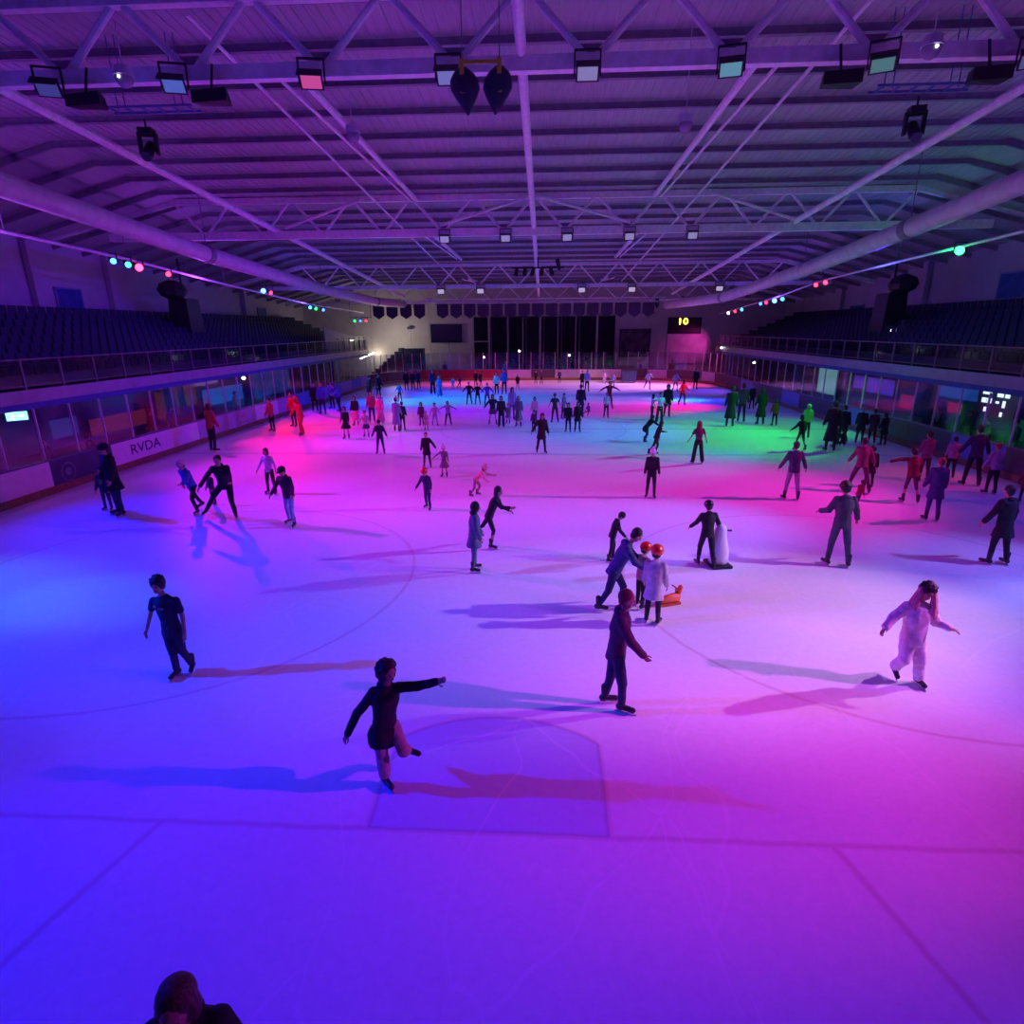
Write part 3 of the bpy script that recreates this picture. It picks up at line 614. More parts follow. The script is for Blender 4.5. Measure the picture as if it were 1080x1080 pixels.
for k, (x, es) in enumerate(((-7.3, .5), (-4.3, .2), (3.3, .7), (7.0, 1.6), (13.4, .6))):
    make_flood(x, 42.5, 7.5, 'tiny pale floodlight on the third truss', (.8, .65, 1), es, .55, 15, 0, 'floodlights on the third truss')
# moving heads
def moving_head(x, Y, z, label, yaw):
    t = thing('moving_head_light', label, 'stage light', (x, Y, z), R(yaw))
    g = G(); g.box((0, 0, .32), (.34, .3, .16)); g.build('base', HOUS, t)
    g = G(); g.box((-.2, 0, .05), (.06, .16, .5)); g.box((.2, 0, .05), (.06, .16, .5)); g.box((0, 0, .27), (.46, .14, .06)); g.build('yoke', HOUS, t)
    g = G(); g.cap((0, .12, .02), (0, -.16, -.22), .13, .15, 12); g.build('lamp_head', HOUS, t, smooth=True)
    g = G(); g.tube((0, -.2, -.26), (0, -.28, -.32), .12, .12, 12); g.build('lamp_lens', mat('lens_glass', (.05, .05, .1), .05, .1, 3), t)
    g = G(); g.tube((0, 0, .4), (0, 0, .62), .025, n=6); g.build('hook_clamp', HOUS, t)
moving_head(-9.9, 12.5, 9.45, 'black moving head stage light hanging at upper left', 10)
moving_head(9.5, 12.4, 9.45, 'black moving head stage light hanging at upper right', -10)
moving_head(11.1, 55, 6.95, 'small black stage light on the far banner rail right end', 0)
for sx in (-1, 1):
    side = 'left' if sx < 0 else 'right'; t = thing('ladder_frame', 'flat ladder shaped rigging frame holding the moving head at upper %s' % side, 'frame', (sx*9.4, 12.1, 10.15))
    LB = mat('rig_blue', (.12, .16, .4), .5, .15, 5)
    for y in (-.22, .22): g = G(); g.box((0, y, 0), (2.3, .05, .05)); g.build('frame_bar', LB, t)
    g = G(); [g.box((-1+.4*i, 0, 0), (.04, .4, .04)) for i in range(6)]; g.build('frame_rungs', LB, t)
    for x in (-.9, -.7, .6, .8): g = G(); g.tube((x, 0, 0), (x, 0, 1.6), .015, n=5); g.build('frame_hanger', LB, t)
# dome cameras
DOME = mat('dome_white', (.6, .58, .65), .3, .05, 5)
for x, Y, z, lb, drop in ((-4.27, 11.9, 9.4, 'white dome camera left of centre, below the nearest truss', 1.0), (3.85, 11.74, 9.4, 'white dome camera hanging on long wire right of centre', 2.2), (-7.99, 8.9, 9.66, 'white dome camera with tiny lit point at upper left', 1.0), (7.63, 8.7, 9.66, 'white dome camera with tiny lit point at upper right', 1.0)):
    t = thing('dome_camera', lb, 'camera', (x, Y, z)); g = G(); g.tube((0, 0, .05), (0, 0, .22), .19, .15, 16); g.build('camera_housing', DOME, t)
    g = G(); g.ell((0, 0, .02), .17, .17, .17); g.build('dome_bubble', mat('dome_smoke', (.3, .26, .36), .15, .05, 4), t, smooth=True); g = G(); g.tube((0, 0, .2), (0, 0, drop), .014, n=5); g.build('hanging_wire', DOME, t)
    if 'tiny lit' in lb: g = G(); g.ell((0, -.17, 0), .025, .025, .025); g.build('status_led', emi('white_led', (.9, .95, 1), 10), t)
# pair of teardrop loudspeakers on a yellow bracket
t = thing('hanging_loudspeaker', 'pair of dark teardrop shaped speakers hanging on a yellow bracket, top centre', 'speaker', (-.84, 9.8, 9.98))
YELM = mat('bracket_yellow', (.62, .45, .05), .5, .1, 6)
g = G(); g.box((0, 0, .12), (.8, .05, .06)); g.build('cross_bar', YELM, t)
for s_x in (-.39, .39):
    g = G(); g.box((s_x, -.12, -.16), (.09, .04, .62)); g.build('strap', YELM, t)
    g = G(); n = 14; pr_ = [(.05, .1), (.16, .22), (.28, .3), (.45, .31), (.62, .22), (.8, .1), (.92, .02)]
    lean = -.09*(1 if s_x > 0 else -1)
    g.ring_loft([[(s_x + (-lean*1.2 if 1 else 0)*h*-1 + r*math.cos(a*2*math.pi/n), r*.55*math.sin(a*2*math.pi/n), .08-h) for a in range(n)] for h, r in pr_]); g.build('teardrop_body', mat('speaker_shell', (.03, .04, .08), .5, .2, 8), t, smooth=True)
    g = G(); g.tube((s_x, 0, .12), (s_x, 0, 1.6), .012, n=5); g.build('suspension_wire', PURL, t)
# black rig cluster on the central tube
t = thing('lighting_cluster', 'cluster of small black stage lights on a bar under the centre of the roof', 'lights', (.1, 34.5, 8.35))
g = G(); g.box((0, 0, 0), (3.2, .08, .08)); g.build('cluster_bar', HOUS, t)
for k in range(6):
    g = G(); g.cap((-1.3+k*.52, 0, -.05), (-1.3+k*.52+random.uniform(-.1, .1), -.15, random.choice((-.35, .35))), .12, .15, 8); g.build('cluster_lamp', HOUS, t)
g = G(); g.tube((0, 0, 0), (0, 0, .6), .04); g.build('cluster_stem', HOUS, t)
# big dark box columns on the stands and hanging boxes
for sx, Y0, lb in ((-1, 33, 'left'), (1, 35, 'right')):
    t = thing('speaker_tower', 'tall dark tower with hanging black loudspeaker on the %s stand' % lb, 'speaker', (sx*21.8, Y0, 4.0))
    g = G(); g.ring_loft([[(-.7, -.8, 0), (.7, -.8, 0), (.7, .8, 0), (-.7, .8, 0)], [(-.55, -.7, 2.7), (.55, -.7, 2.7), (.55, .7, 2.7), (-.55, .7, 2.7)]]); g.build('tower_body', HOUS, t)
    g = G(); g.ell((0, -1.0, 3.15), .8, .9, .55, n=8, k=5); g.build('loudspeaker', HOUS, t); g = G(); g.tube((0, 0, 2.6), (0, 0, 5), .06); g.build('support_pole', HOUS, t)
for X, Y, z, lb in ((-21.8, 35.6, 4.35, 'left'), (21.8, 34.2, 4.45, 'right')):
    t = thing('lamp_stand', 'small bright white lamp on a cluttered desk on the %s stand' % lb, 'lamp', (X, Y, z-.9))
    g = G(); g.ell((0, 0, .95), .13, .13, .16); g.build('lamp_globe', emi('white_globe', (.85, .95, 1), 9), t, smooth=True)
    g = G(); g.tube((0, 0, 0), (0, 0, .85), .03); g.build('lamp_stem', RAILM, t)
    g = G(); g.box((0, .3, .5), (.6, 1.4, .05)); g.box((-.25, .8, .1), (.1, .1, .8)); g.box((.25, .8, .1), (.1, .1, .8)); g.build('desk', FASC, t)
# small emergency lamps and exit signs
def exit_sign(loc, rz, size, label, arrow=True):
    t = thing('exit_sign', label, 'sign', loc, rz); g = G(); g.box((0, .02, 0), (size*1.9, .08, size)); g.box((0, .02, size*1.35), (.04, .04, size*1.8)); g.build('sign_box', NAVYM, t)
    EG = emi('exit_green', (.35, 1, .72), 2.2); EW = emi('exit_white', (.9, 1, .95), 3)
    g = G(); g.box((0, -.03, 0), (size*1.75, .02, size*.86)); g.build('sign_face', EG, t)
    g = G(); g.ell((-size*.35, -.06, size*.27), size*.08, .01, size*.08, n=8, k=5)
    g.bar((-size*.36, -.06, size*.18), (-size*.42, -.06, -size*.08), .02, size*.1); g.bar((-size*.42, -.06, -size*.08), (-size*.25, -.06, -size*.32), .02, size*.07); g.bar((-size*.42, -.06, -size*.08), (-size*.62, -.06, -size*.3), .02, size*.07); g.bar((-size*.38, -.06, size*.1), (-size*.18, -.06, 0), .02, size*.05)
    g.build('running_figure', EW, t)
    g = G(); g.box((size*.3, -.05, 0), (size*.5, .01, size*.09)); g.bar((size*.5, -.05, 0), (size*.38, -.05, size*.14), .01, size*.08); g.bar((size*.5, -.05, 0), (size*.38, -.05, -size*.14), .01, size*.08); g.build('arrow', EW, t); return t
exit_sign((-18.8, 16.1, 1.86), R(48), .36, 'glowing green running-man exit sign under the left stand')
exit_sign((-24.7, 36.8, 2.9+1.1), R(70), .22, 'small cyan exit sign high at back of the left stand')
for X, Y, z, lb in ((-24.6, 48, 3.6, 'tiny white lamp at back of left stand'), (-17.3, 30.3, 2.1, 'tiny white lamp below left stand fascia'), (24.6, 45.5, 3.6, 'tiny white lamp low at back of right stand'), (24.6, 33.2, 3.75, 'tiny white lamp at back of right stand near the edge'), (18.4, 37.3, 2.3, 'tiny white lamp below right stand above the teal doorway'), (18.2, 47.5, 1.9, 'tiny white lamp below right stand near far corner'),
                 (-5.4, 55.2, 2.1, 'white lamp at far end left of centre'), (3.0, 55.2, 2.25, 'white lamp at far end right of centre'), (-2.0, 57.5, 2.6, 'pair-mate small lamp behind the far glass at centre'), (17.3, 54.2, 2.9, 'tiny pale lamp at the foot of the magenta panel')):
    t = thing('bulkhead_lamp', lb, 'lamp', (X, Y, z)); g = G(); g.ell((0, 0, 0), .11, .11, .09); g.build('lamp_glass', emi('white_globe', (.85, .95, 1), 9), t); g = G(); g.box((0, 0, .12), (.2, .2, .06)); g.build('lamp_base', NAVYM, t)
    g = G(); g.tube((0, 0, .13) if Y < 54 else (0, 0, 0), (0, 0, 2.6-z if abs(X) < 20 else .4) if Y < 54 else (0, 0, -z-.02), .02, n=5); g.build('lamp_stem', NAVYM, t)
# lit things below the stands; wall stretches and doorway carry their light as emission
def lit_panel(X, y0, y1, z0, z1, col, es, label, name='glow_panel', cat='advert panel'):
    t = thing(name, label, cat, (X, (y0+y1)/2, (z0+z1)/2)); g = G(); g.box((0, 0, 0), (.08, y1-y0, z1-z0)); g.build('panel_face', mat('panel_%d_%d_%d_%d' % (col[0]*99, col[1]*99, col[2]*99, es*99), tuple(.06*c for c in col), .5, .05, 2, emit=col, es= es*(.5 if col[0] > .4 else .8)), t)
    s = 1 if X < 0 else -1; g = G()
    for z in (z0, z1): g.box((-.02*s, 0, z-(z0+z1)/2), (.1, y1-y0+.08, .05))
    for y in (y0, y1): g.box((-.02*s, y-(y0+y1)/2, 0), (.1, .05, z1-z0))
    g.build('panel_frame', NAVYM, t); return t
for y0, y1, z0, z1, c, e, lb in ((19.6, 22.0, 1.85, 2.25, (.3, .15, .7), .5, 'lilac glowing sign strip under left stand above navy advert board'), (22.6, 26.2, 1.8, 2.25, (.1, .1, .8), .5, 'blue glowing sign strip under left stand, second from left'), (27, 28.4, 1.75, 2.1, (.5, .2, .7), .5, 'small pinkish glowing strip under left stand'), (29.5, 33, 1.6, 2.1, (.4, .18, .7), .4, 'long lilac strip under left stand behind rust topped person'), (19, 20.8, .4, 1.2, (.08, .06, .6), .35, 'dim blue lit counter front behind the left glass'), (21.5, 25.5, .15, .9, (.55, .04, .2), .35, 'dim red lit counter front behind the left glass'), (26.5, 28.5, .2, 1.6, (.5, .08, .06), .22, 'orange-red lit upright panel behind the left glass'), (29.2, 30.4, .6, 2.0, (.5, .08, .06), .22, 'second orange-red lit upright panel behind left glass, farther on'), (31, 36, .3, 1.3, (.03, .12, .7), .5, 'blue glow panel in place of lit wall behind left glass'), (37, 44, .1, 2.0, (.02, .06, .4), .4, 'long dim blue glow panel in place of lit wall behind the far left glass')):
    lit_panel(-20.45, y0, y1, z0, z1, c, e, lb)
for y0, y1, z0, z1, c, e, lb in ((38.5, 41.5, .1, 1.9, (.25, .75, .8), .42, 'pale teal glow sheet for the lit open doorway under the right stand'), (35, 37.6, .9, 1.7, (.12, .05, .9), .45, 'violet lit poster under right stand beside the teal doorway'), (31.6, 34.6, .8, 1.7, (.1, .05, .9), .5, 'brighter violet lit poster under right stand'), (29.4, 30.8, .3, 1.05, (.9, .03, .25), .4, 'left red lit patch panel under right stand'), (25.6, 26.6, .6, 1.1, (.9, .03, .25), .35, 'right red lit patch panel under right stand'), (24.5, 27.5, 1.3, 1.9, (.02, .12, .6), .45, 'blue lit sign strip under right stand left of the glowing notice board'), (17.5, 21.0, 1.2, 1.9, (.02, .12, .6), .45, 'blue lit sign strip under right stand right of the glowing notice board'), (15, 22, .0, .9, (.0, .25, .1), .22, 'dull green glow panel in place of lit wall under right stand')):
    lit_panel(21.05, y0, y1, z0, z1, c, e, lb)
g = G()
t = thing('notice_board', 'black notice board with glowing white menu panels under the right stand', 'sign', (21.0, 23.4, 1.35)); g.box((0, 0, 0), (.08, 2.4, 1.5)); g.build('board_back', HOUS, t)
EWB = emi('menu_white', (.75, .9, .8), 1.6)
for y, z, dy, dz in ((.62, .5, .55, .22), (.75, .12, .28, .22), (.42, .12, .28, .22), (.55, -.28, .2, .2), (-.2, .45, .36, .22), (-.62, .45, .26, .22), (-.1, .1, .2, .1), (-.5, .05, .16, .3), (-.45, -.4, .14, .2)):
    g = G(); g.box((-.05, y, z), (.02, dy, dz)); g.build('menu_panel', EWB, t)
# dark block trolley at the far boards
t = thing('equipment_trolley', 'dark box trolley parked at the far boards right of centre', 'trolley', (8.2, 50.6, 0)); g = G(); g.box((0, 0, .62), (1.3, .8, .95)); g.build('trolley_box', NAVYM, t)
g = G(); g.box((0, 0, 1.14), (1.4, .9, .07)); g.build('trolley_lid', HOUS, t)
for x in (-.5, .5):
    for y in (-.3, .3): g = G(); g.tube((x-.03, y, .07), (x+.03, y, .07), .07, n=10); g.build('wheel', HOUS, t)

# ================================================================= PEOPLE
PENDING = []      # (object, voxel, smooth, displace, extras)
def soft(g, name, m, parent, vox, smooth=3, disp=0.0, extra=None, label=None):
    o = g.build(name, m, parent, label=label); PENDING.append((o, vox, smooth, disp, extra, m)); return o
DX = bpy.data.textures.new('cloth_folds', 'CLOUDS'); DX.noise_scale = .12
def bake_soft():
    for o, vox, sm, disp, ex, m in PENDING:
        r = o.modifiers.new('r', 'REMESH'); r.mode = 'VOXEL'; r.voxel_size = vox; r.use_smooth_shade = True
        if disp:
            d = o.modifiers.new('d', 'DISPLACE'); d.texture = DX; d.strength = disp; d.mid_level = .5
        if sm: s_ = o.modifiers.new('s', 'SMOOTH'); s_.factor = .5; s_.iterations = sm
    bpy.context.view_layer.update(); dg = bpy.context.evaluated_depsgraph_get()
    res = [bpy.data.meshes.new_from_object(o.evaluated_get(dg)) for o, *_ in PENDING]
    for (o, vox, sm, disp, ex, m), me in zip(PENDING, res):
        o.modifiers.clear(); old = o.data; me.materials.clear()
        for mm in (m if isinstance(m, list) else [m]): me.materials.append(mm)
        if ex and ex.v:
            bm = bmesh.new(); bm.from_mesh(me); vs = [bm.verts.new(v) for v in ex.v]
            for f, mi in zip(ex.f, ex.m):
                try: fc = bm.faces.new([vs[i] for i in f]); fc.material_index = mi; fc.smooth = True
                except ValueError: pass
            bm.to_mesh(me); bm.free()
        o.data = me; me.name = o.name; bpy.data.meshes.remove(old)

POSES = {  # lean, side tilt, legL(swing,splay,bend), legR, armL(fwd,out,elbow), armR, head pitch
 'stand': (3, 0, (2, 3, 4), (-2, 4, 4), (8, 10, 20), (5, 10, 15), 8),
 'glide': (10, 2, (18, 5, 22), (-6, 7, 12), (20, 25, 25), (5, 28, 20), 10),
 'stride': (20, 0, (22, 5, 35), (-25, 9, 12), (35, 18, 45), (-30, 18, 25), 5),
 'strideback': (22, 0, (-34, 6, 18), (20, 4, 30), (20, 12, 40), (55, 14, 40), 5),
 'stridewide': (10, 0, (5, 17, 10), (-8, 16, 8), (12, 22, 25), (8, 24, 25), 8),
 'lunge': (22, 4, (24, 4, 45), (-12, 38, 4), (45, 12, 25), (20, 38, 10), 15),
 'push': (32, 0, (16, 6, 25), (-14, 6, 10), (50, 8, 20), (50, 8, 20), 15),
 'bend': (48, 0, (26, 5, 50), (-4, 8, 30), (60, 25, 20), (40, 35, 25), -10),
 'armsout': (6, 0, (6, 10, 6), (-4, 11, 6), (8, 68, 12), (8, 66, 12), 8),
 'armsdownout': (5, 0, (4, 7, 6), (-3, 8, 5), (8, 25, 14), (6, 26, 14), 8),
 'linked': (4, 0, (4, 9, 5), (-4, 9, 5), (5, 42, 12), (5, 42, 12), 6),
 'holdright': (6, 0, (4, 6, 5), (-3, 6, 5), (10, 38, 10), (5, 12, 15), 10),
 'holdleft': (4, 0, (4, 4, 5), (-2, 4, 5), (10, 14, 10), (15, 55, 15), 5),
 'glidearm': (8, 0, (6, 6, 8), (-5, 6, 8), (5, 12, 12), (10, 38, 15), 12),
 'armout1': (4, 0, (4, 4, 5), (-4, 4, 5), (20, 15, 60), (10, 50, 40), 4),
 'armleft': (16, 0, (10, 4, 12), (-12, 6, 18), (10, 85, 5), (10, 20, 25), 12),
 'pocket': (6, 0, (6, 6, 8), (-2, 10, 4), (14, 20, 55), (8, 24, 25), 14),
 'lookdown': (16, 0, (10, 5, 12), (-5, 6, 8), (12, 12, 20), (18, 10, 25), 30),
 'sit': (12, 0, (85, 14, 45), (80, 18, 20), (35, 15, 40), (5, 25, 10), 10),
}
SK = .055      # blade height
def fk(pose, H, kid, heading):
    s = (H-SK)/1.74; L_, T_, lL, lR, aL, aR, hp = POSES[pose]
    h = R(heading); F = Vector((math.sin(h), math.cos(h), 0)); S = Vector((math.cos(h), -math.sin(h), 0)); U = Vector((0, 0, 1))
    legk, torso = (.93, .98) if kid else (1, 1)
    def D(fwd, out, sgn): fwd, out = R(fwd), R(out); return (F*math.sin(fwd)*math.cos(out) + S*sgn*math.sin(out) - U*math.cos(fwd)*math.cos(out)).normalized()
    J = {}; P = Vector((0, 0, 0)); up_ = (U*math.cos(R(L_)) + F*math.sin(R(L_)) + S*math.sin(R(T_))).normalized()
    J['pelvis'] = P; J['neck'] = P + up_*.56*s*torso
    hd = (U*math.cos(R(L_*.5+hp)) + F*math.sin(R(L_*.5+hp))).normalized(); J['head'] = J['neck'] + (hd*.16 + F*.015)*s*(1.12 if kid else 1); J['hd'] = hd
    for sg, k, l, a in ((-1, 'L', lL, aL), (1, 'R', lR, aR)):
        hip = P + S*sg*.088*s - U*.02*s; kn = hip + D(l[0], l[1], sg)*.42*s*legk; an = kn + D(l[0]-l[2], l[1]*.8, sg)*.42*s*legk
        sh = J['neck'] - up_*.065*s + S*sg*.165*s; el = sh + D(a[0], a[1], sg)*.275*s; wr = el + D(a[0]+a[2], a[1]*.85, sg)*.25*s
        J['hip'+k], J['knee'+k], J['ank'+k], J['sh'+k], J['el'+k], J['ha'+k] = hip, kn, an, sh, el, wr
    return J, s, F, S
def person(x, y, H, kid, heading, pose, top, tc, bot, bc, hdw, hc, label, vox=.02, J=None, near=False, scale=None, extra_fn=None, group='skaters on the ice', footdir=None, z0=0.0, skates=True, opts={}):
    kid = kid == 'k'
    if J is None: J, s, F, S = fk(pose, H, kid, heading)
    else:
        s = scale; h = R(heading); F = Vector((math.sin(h), math.cos(h), 0)); S = Vector((math.cos(h), -math.sin(h), 0)); J = {k: Vector(v) for k, v in J.items()}
        J.setdefault('hd', (J['head']-J['neck']).normalized()); J['hd'].normalize()
    U = Vector((0, 0, 1)); hs = s*(1.22 if kid else 1.06)
    up_ = (J['neck']-J['pelvis']).normalized(); fx = (F - up_*F.dot(up_)).normalized(); sx = up_.cross(fx)*-1; sx = (fx.cross(up_)).normalized()
    if sx.dot(S) < 0: sx = -sx
    # feet
    feet = {}
    for k, sg in (('L', -1), ('R', 1)):
        an = J['ank'+k]; shin = (an-J['knee'+k]).normalized(); toe = R(14)*sg
        fd = (F*math.cos(toe)+S*math.sin(toe)); fd = footdir[k] if footdir and k in footdir else fd; fd = Vector(fd).normalized()
        if abs(an.z - min(J['ankL'].z, J['ankR'].z)) < .07 and pose != 'sit': shin = -U; fd.z = 0; fd.normalize()
        else: fd = (fd - shin*fd.dot(shin)*.75).normalized()
        feet[k] = (an, fd, shin)
    low = min((an - U*.078*s).z for an, fd, shin in feet.values()) - .031 + SK
    if pose == 'sit': low = min(low, (J['pelvis']).z-.14*s+SK)
    off = Vector((0, 0, SK-low))
    for k in J:
        if k != 'hd': J[k] = J[k]+off
    feet = {k: (a+off, f, sh) for k, (a, f, sh) in feet.items()}
    root = thing('person', label, 'person', (x, y, z0), 0, group)
    n = 12 if near else 8
    P, N, HD, hd = J['pelvis'], J['neck'], J['head'], J['hd']
    hf = (F - hd*F.dot(hd)).normalized(); hsx = hf.cross(hd).normalized(); HQ = Matrix((hsx, hf, hd)).transposed()
    # ---- body
    g = G(); ex = G(); B = lambda t: P.lerp(N, t)
    g.loft([(B(-.16), sx, fx, .09*s, .075*s), (B(-.05), sx, fx, .15*s, .1*s), (B(.25), sx, fx, .125*s, .09*s), (B(.55), sx, fx, .15*s, .105*s), (B(.8), sx, fx, .165*s, .095*s), (B(.93), sx, fx, .12*s, .07*s), (B(1.0), sx, fx, .055*s, .05*s)], n=12)
    g.cap(B(.93), N.lerp(HD, .6), .054*s, .05*s, n)
    g.ell(HD + hd*.02*hs, .074*hs, .092*hs, .098*hs, HQ, 14, 9); g.ell(HD - hd*.055*hs + hf*.025*hs, .052*hs, .06*hs, .055*hs, HQ, 12, 7)
    g.cap(HD + hf*.088*hs + hd*.012*hs, HD + hf*.108*hs - hd*.02*hs, .009*hs, .014*hs, 8)
    for sg in (-1, 1): g.ell(HD + hsx*sg*.076*hs - hd*.005*hs, .012*hs, .022*hs, .032*hs, HQ, 8, 5)
    for k, sg in (('L', -1), ('R', 1)):
        sh, el, wr = J['sh'+k], J['el'+k], J['ha'+k]
        g.cap(B(.88), sh, .05*s, .055*s, n); g.cap(sh, el, .05*s, .038*s, n); g.cap(el, wr, .038*s, .026*s, n)
        ad = (wr-el).normalized(); pd = fx - ad*fx.dot(ad); pd = pd.normalized() if pd.length > .05 else U.cross(ad).normalized(); pn = ad.cross(pd)
        q = Matrix((pd, pn, ad)).transposed(); pc = wr + ad*.045*s; g.ell(pc, .04*s, .02*s, .05*s, q, 10, 6)
        curl = -sg if pn.dot(sx) > 0 else sg
        for fi, (o_, ln) in enumerate(((-.028, .062), (-.0095, .075), (.0095, .08), (.027, .07))):
            b0 = pc + pd*o_*s + ad*.035*s; m1 = b0 + (ad*.95 + pn*.25*curl).normalized()*ln*.55*s; m2 = m1 + (ad*.75+pn*.6*curl).normalized()*ln*.5*s
            ex.cap(b0, m1, .0095*s, .0088*s, 7 if near else 5); ex.cap(m1, m2, .0088*s, .007*s, 7 if near else 5)
        tb = pc + pd*.032*s - ad*.02*s; t1 = tb + (ad*.6+pd*.75).normalized()*.036*s; ex.cap(tb, t1, .012*s, .0105*s, 6); ex.cap(t1, t1+(ad*.95+pd*.2).normalized()*.032*s, .0105*s, .008*s, 6)
        hp, kn, an = J['hip'+k], J['knee'+k], J['ank'+k]
        g.cap(hp, kn, .082*s, .052*s, n); g.cap(kn, kn.lerp(an, .35), .05*s, .054*s, n); g.cap(kn.lerp(an, .35), an, .054*s, .032*s, n)
        a_, fd, shn = feet[k]; g.cap(an, an + fd*.10*s + shn*.03*s, .03*s, .022*s, n)
    for sg in (-1, 1): ex.ell(HD + hsx*sg*.031*hs + hf*.084*hs + hd*.022*hs, .012*hs, .008*hs, .007*hs, HQ, 8, 5, mi=1)
    ex.ell(HD + hf*.083*hs - hd*.048*hs, .022*hs, .006*hs, .005*hs, HQ, 8, 4, mi=1)
    soft(g, 'body', [SKIN, DARK], root, max(vox*.7, .009), 2, 0, ex)
    # ---- lower clothing
    m_b = cloth(bc) if bc in CLOTH else None; dsp = .012 if near else .0
    if bot in ('pants', 'jeans', 'leggings', 'wide'):
        g = G(); r = {'pants': (.1, .074, .07, .058), 'jeans': (.098, .068, .06, .05), 'leggings': (.092, .06, .058, .042), 'wide': (.1, .088, .092, .095)}[bot]
        g.loft([(B(-.2), sx, fx, .1*s, .085*s), (B(-.08), sx, fx, .165*s, .12*s), (B(.08), sx, fx, .155*s, .115*s), (B(.2), sx, fx, .14*s, .1*s)], n=12)
        for k in 'LR':
            hp, kn, an = J['hip'+k], J['knee'+k], J['ank'+k]; g.cap(hp, kn, r[0]*s, r[1]*s, n); g.cap(kn, kn.lerp(an, .86), r[2]*s, r[3]*s, n)
        soft(g, {'leggings': 'leggings'}.get(bot, 'trousers'), m_b, root, vox, 2, dsp)
    if bot == 'skirt':
        g = G(); ln = .3 if pose in ('glide', 'linked') else .62; d_ = -U
        g.loft([(B(.14), sx, fx, .14*s, .11*s), (P, sx, fx, .17*s, .13*s), (P+d_*ln*.5*s, sx, fx, .22*s, .18*s), (P+d_*ln*s, sx, fx, .27*s, .22*s)], n=14); soft(g, 'skirt', m_b, root, vox, 2)
    # ---- upper clothing
    m_t = cloth(tc)
    puff = {'tee': .012, 'vest': .016, 'jumper': .018, 'hoodie': .026, 'jacket': .032, 'coat': .04, 'longcoat': .036, 'dress': .014, 'robe': .04, 'onesie': .04}[top]
    hem = {'tee': -.14, 'vest': -.14, 'jumper': -.15, 'hoodie': -.18, 'jacket': -.17, 'coat': -.22, 'longcoat': -.22, 'dress': -.15, 'robe': -.2, 'onesie': -.2}[top]
    g = G(); pf = puff*s
    g.loft([(B(hem), sx, fx, .145*s+pf, .11*s+pf), (B(0), sx, fx, .145*s+pf, .1*s+pf), (B(.3), sx, fx, .125*s+pf*1.1, .092*s+pf), (B(.6), sx, fx, .152*s+pf, .11*s+pf), (B(.84), sx, fx, .165*s+pf*.8, .098*s+pf*.8), (B(.95), sx, fx, .11*s+pf*.6, .07*s+pf*.5), (B(1.03), sx, fx, .062*s+pf*.4, .055*s+pf*.4)], n=14)
    for k in 'LR':
        sh, el, wr = J['sh'+k], J['el'+k], J['ha'+k]; g.cap(B(.86), sh, .06*s+pf*.6, (.056 if top == 'tee' else .057)*s+pf*.6, n)
        if top == 'tee': g.cap(sh, sh.lerp(el, .6), .052*s+pf, .052*s+pf, n)
        elif top == 'vest': pass
        else: g.cap(sh, el, .054*s+pf*.8, .043*s+pf*.8, n); g.cap(el, el.lerp(wr, .95), .043*s+pf*.8, .032*s+pf*.8, n)
    dn = (-U*.85 - up_*.15).normalized(); Q0 = B(hem+.04)
    ln = {'coat': .2, 'longcoat': .48, 'dress': .3, 'robe': .72}.get(top, 0)*s; fl = {'coat': .02, 'longcoat': .05, 'dress': .1, 'robe': .06}.get(top, 0)*s
    if ln: g.loft([(Q0, sx, fx, .15*s+pf, .115*s+pf), (Q0+dn*ln*.5, sx, fx, .16*s+pf+fl*.6, .13*s+pf+fl*.6), (Q0+dn*ln, sx, fx, .165*s+pf+fl*1.3, .14*s+pf+fl*1.2)], n=14)
    if top == 'onesie':
        for k in 'LR':
            hp, kn, an = J['hip'+k], J['knee'+k], J['ank'+k]; g.cap(hp, kn, .12*s, .10*s, n); g.cap(kn, kn.lerp(an, .85), .095*s, .088*s, n)
    if top in ('jacket', 'coat', 'hoodie', 'longcoat') and hdw not in ('hood',): g.ell(B(1.0)-fx*.05*s, .1*s, .07*s, .05*s, Matrix((sx, fx, up_)).transposed(), 10, 6)
    nm = {'tee': 't_shirt', 'vest': 'vest', 'jumper': 'jumper', 'hoodie': 'hoodie', 'jacket': 'jacket', 'coat': 'coat', 'longcoat': 'long_coat', 'dress': 'dress', 'robe': 'robe', 'onesie': 'one_piece_suit'}[top]
    tob = soft(g, nm, m_t, root, vox, 3, dsp*1.3 if top != 'onesie' else .035)
    # ---- head wear / hair
    back = -hf
    hairc = hc if hdw in ('short', 'bob', 'long') else 'black'
    g = G()
    if hdw in ('short', 'bob', 'long', 'beanie', 'cap', 'helmet', 'curly'):
        tk = .014 if hdw == 'short' else .022
        if hdw == 'curly': tk = .034
        g.ell(HD + hd*.045*hs + back*.032*hs, (.076+tk)*hs, (.084+tk)*hs, (.082+tk)*hs, HQ, 14, 8); g.ell(HD - hd*.02*hs + back*.05*hs, (.07+tk*.7)*hs, .055*hs, .07*hs, HQ, 12, 7)
        if hdw == 'curly':
            for i in range(26):
                a = i*2.4; e = random.uniform(.1, 1.4); v = (hsx*math.cos(a)*math.cos(e) + hf*math.sin(a)*math.cos(e)*.9 + hd*math.sin(e)); g.ell(HD+hd*.055*hs+back*.03*hs+v*.1*hs, .026*hs, .026*hs, .026*hs, None, 8, 5)
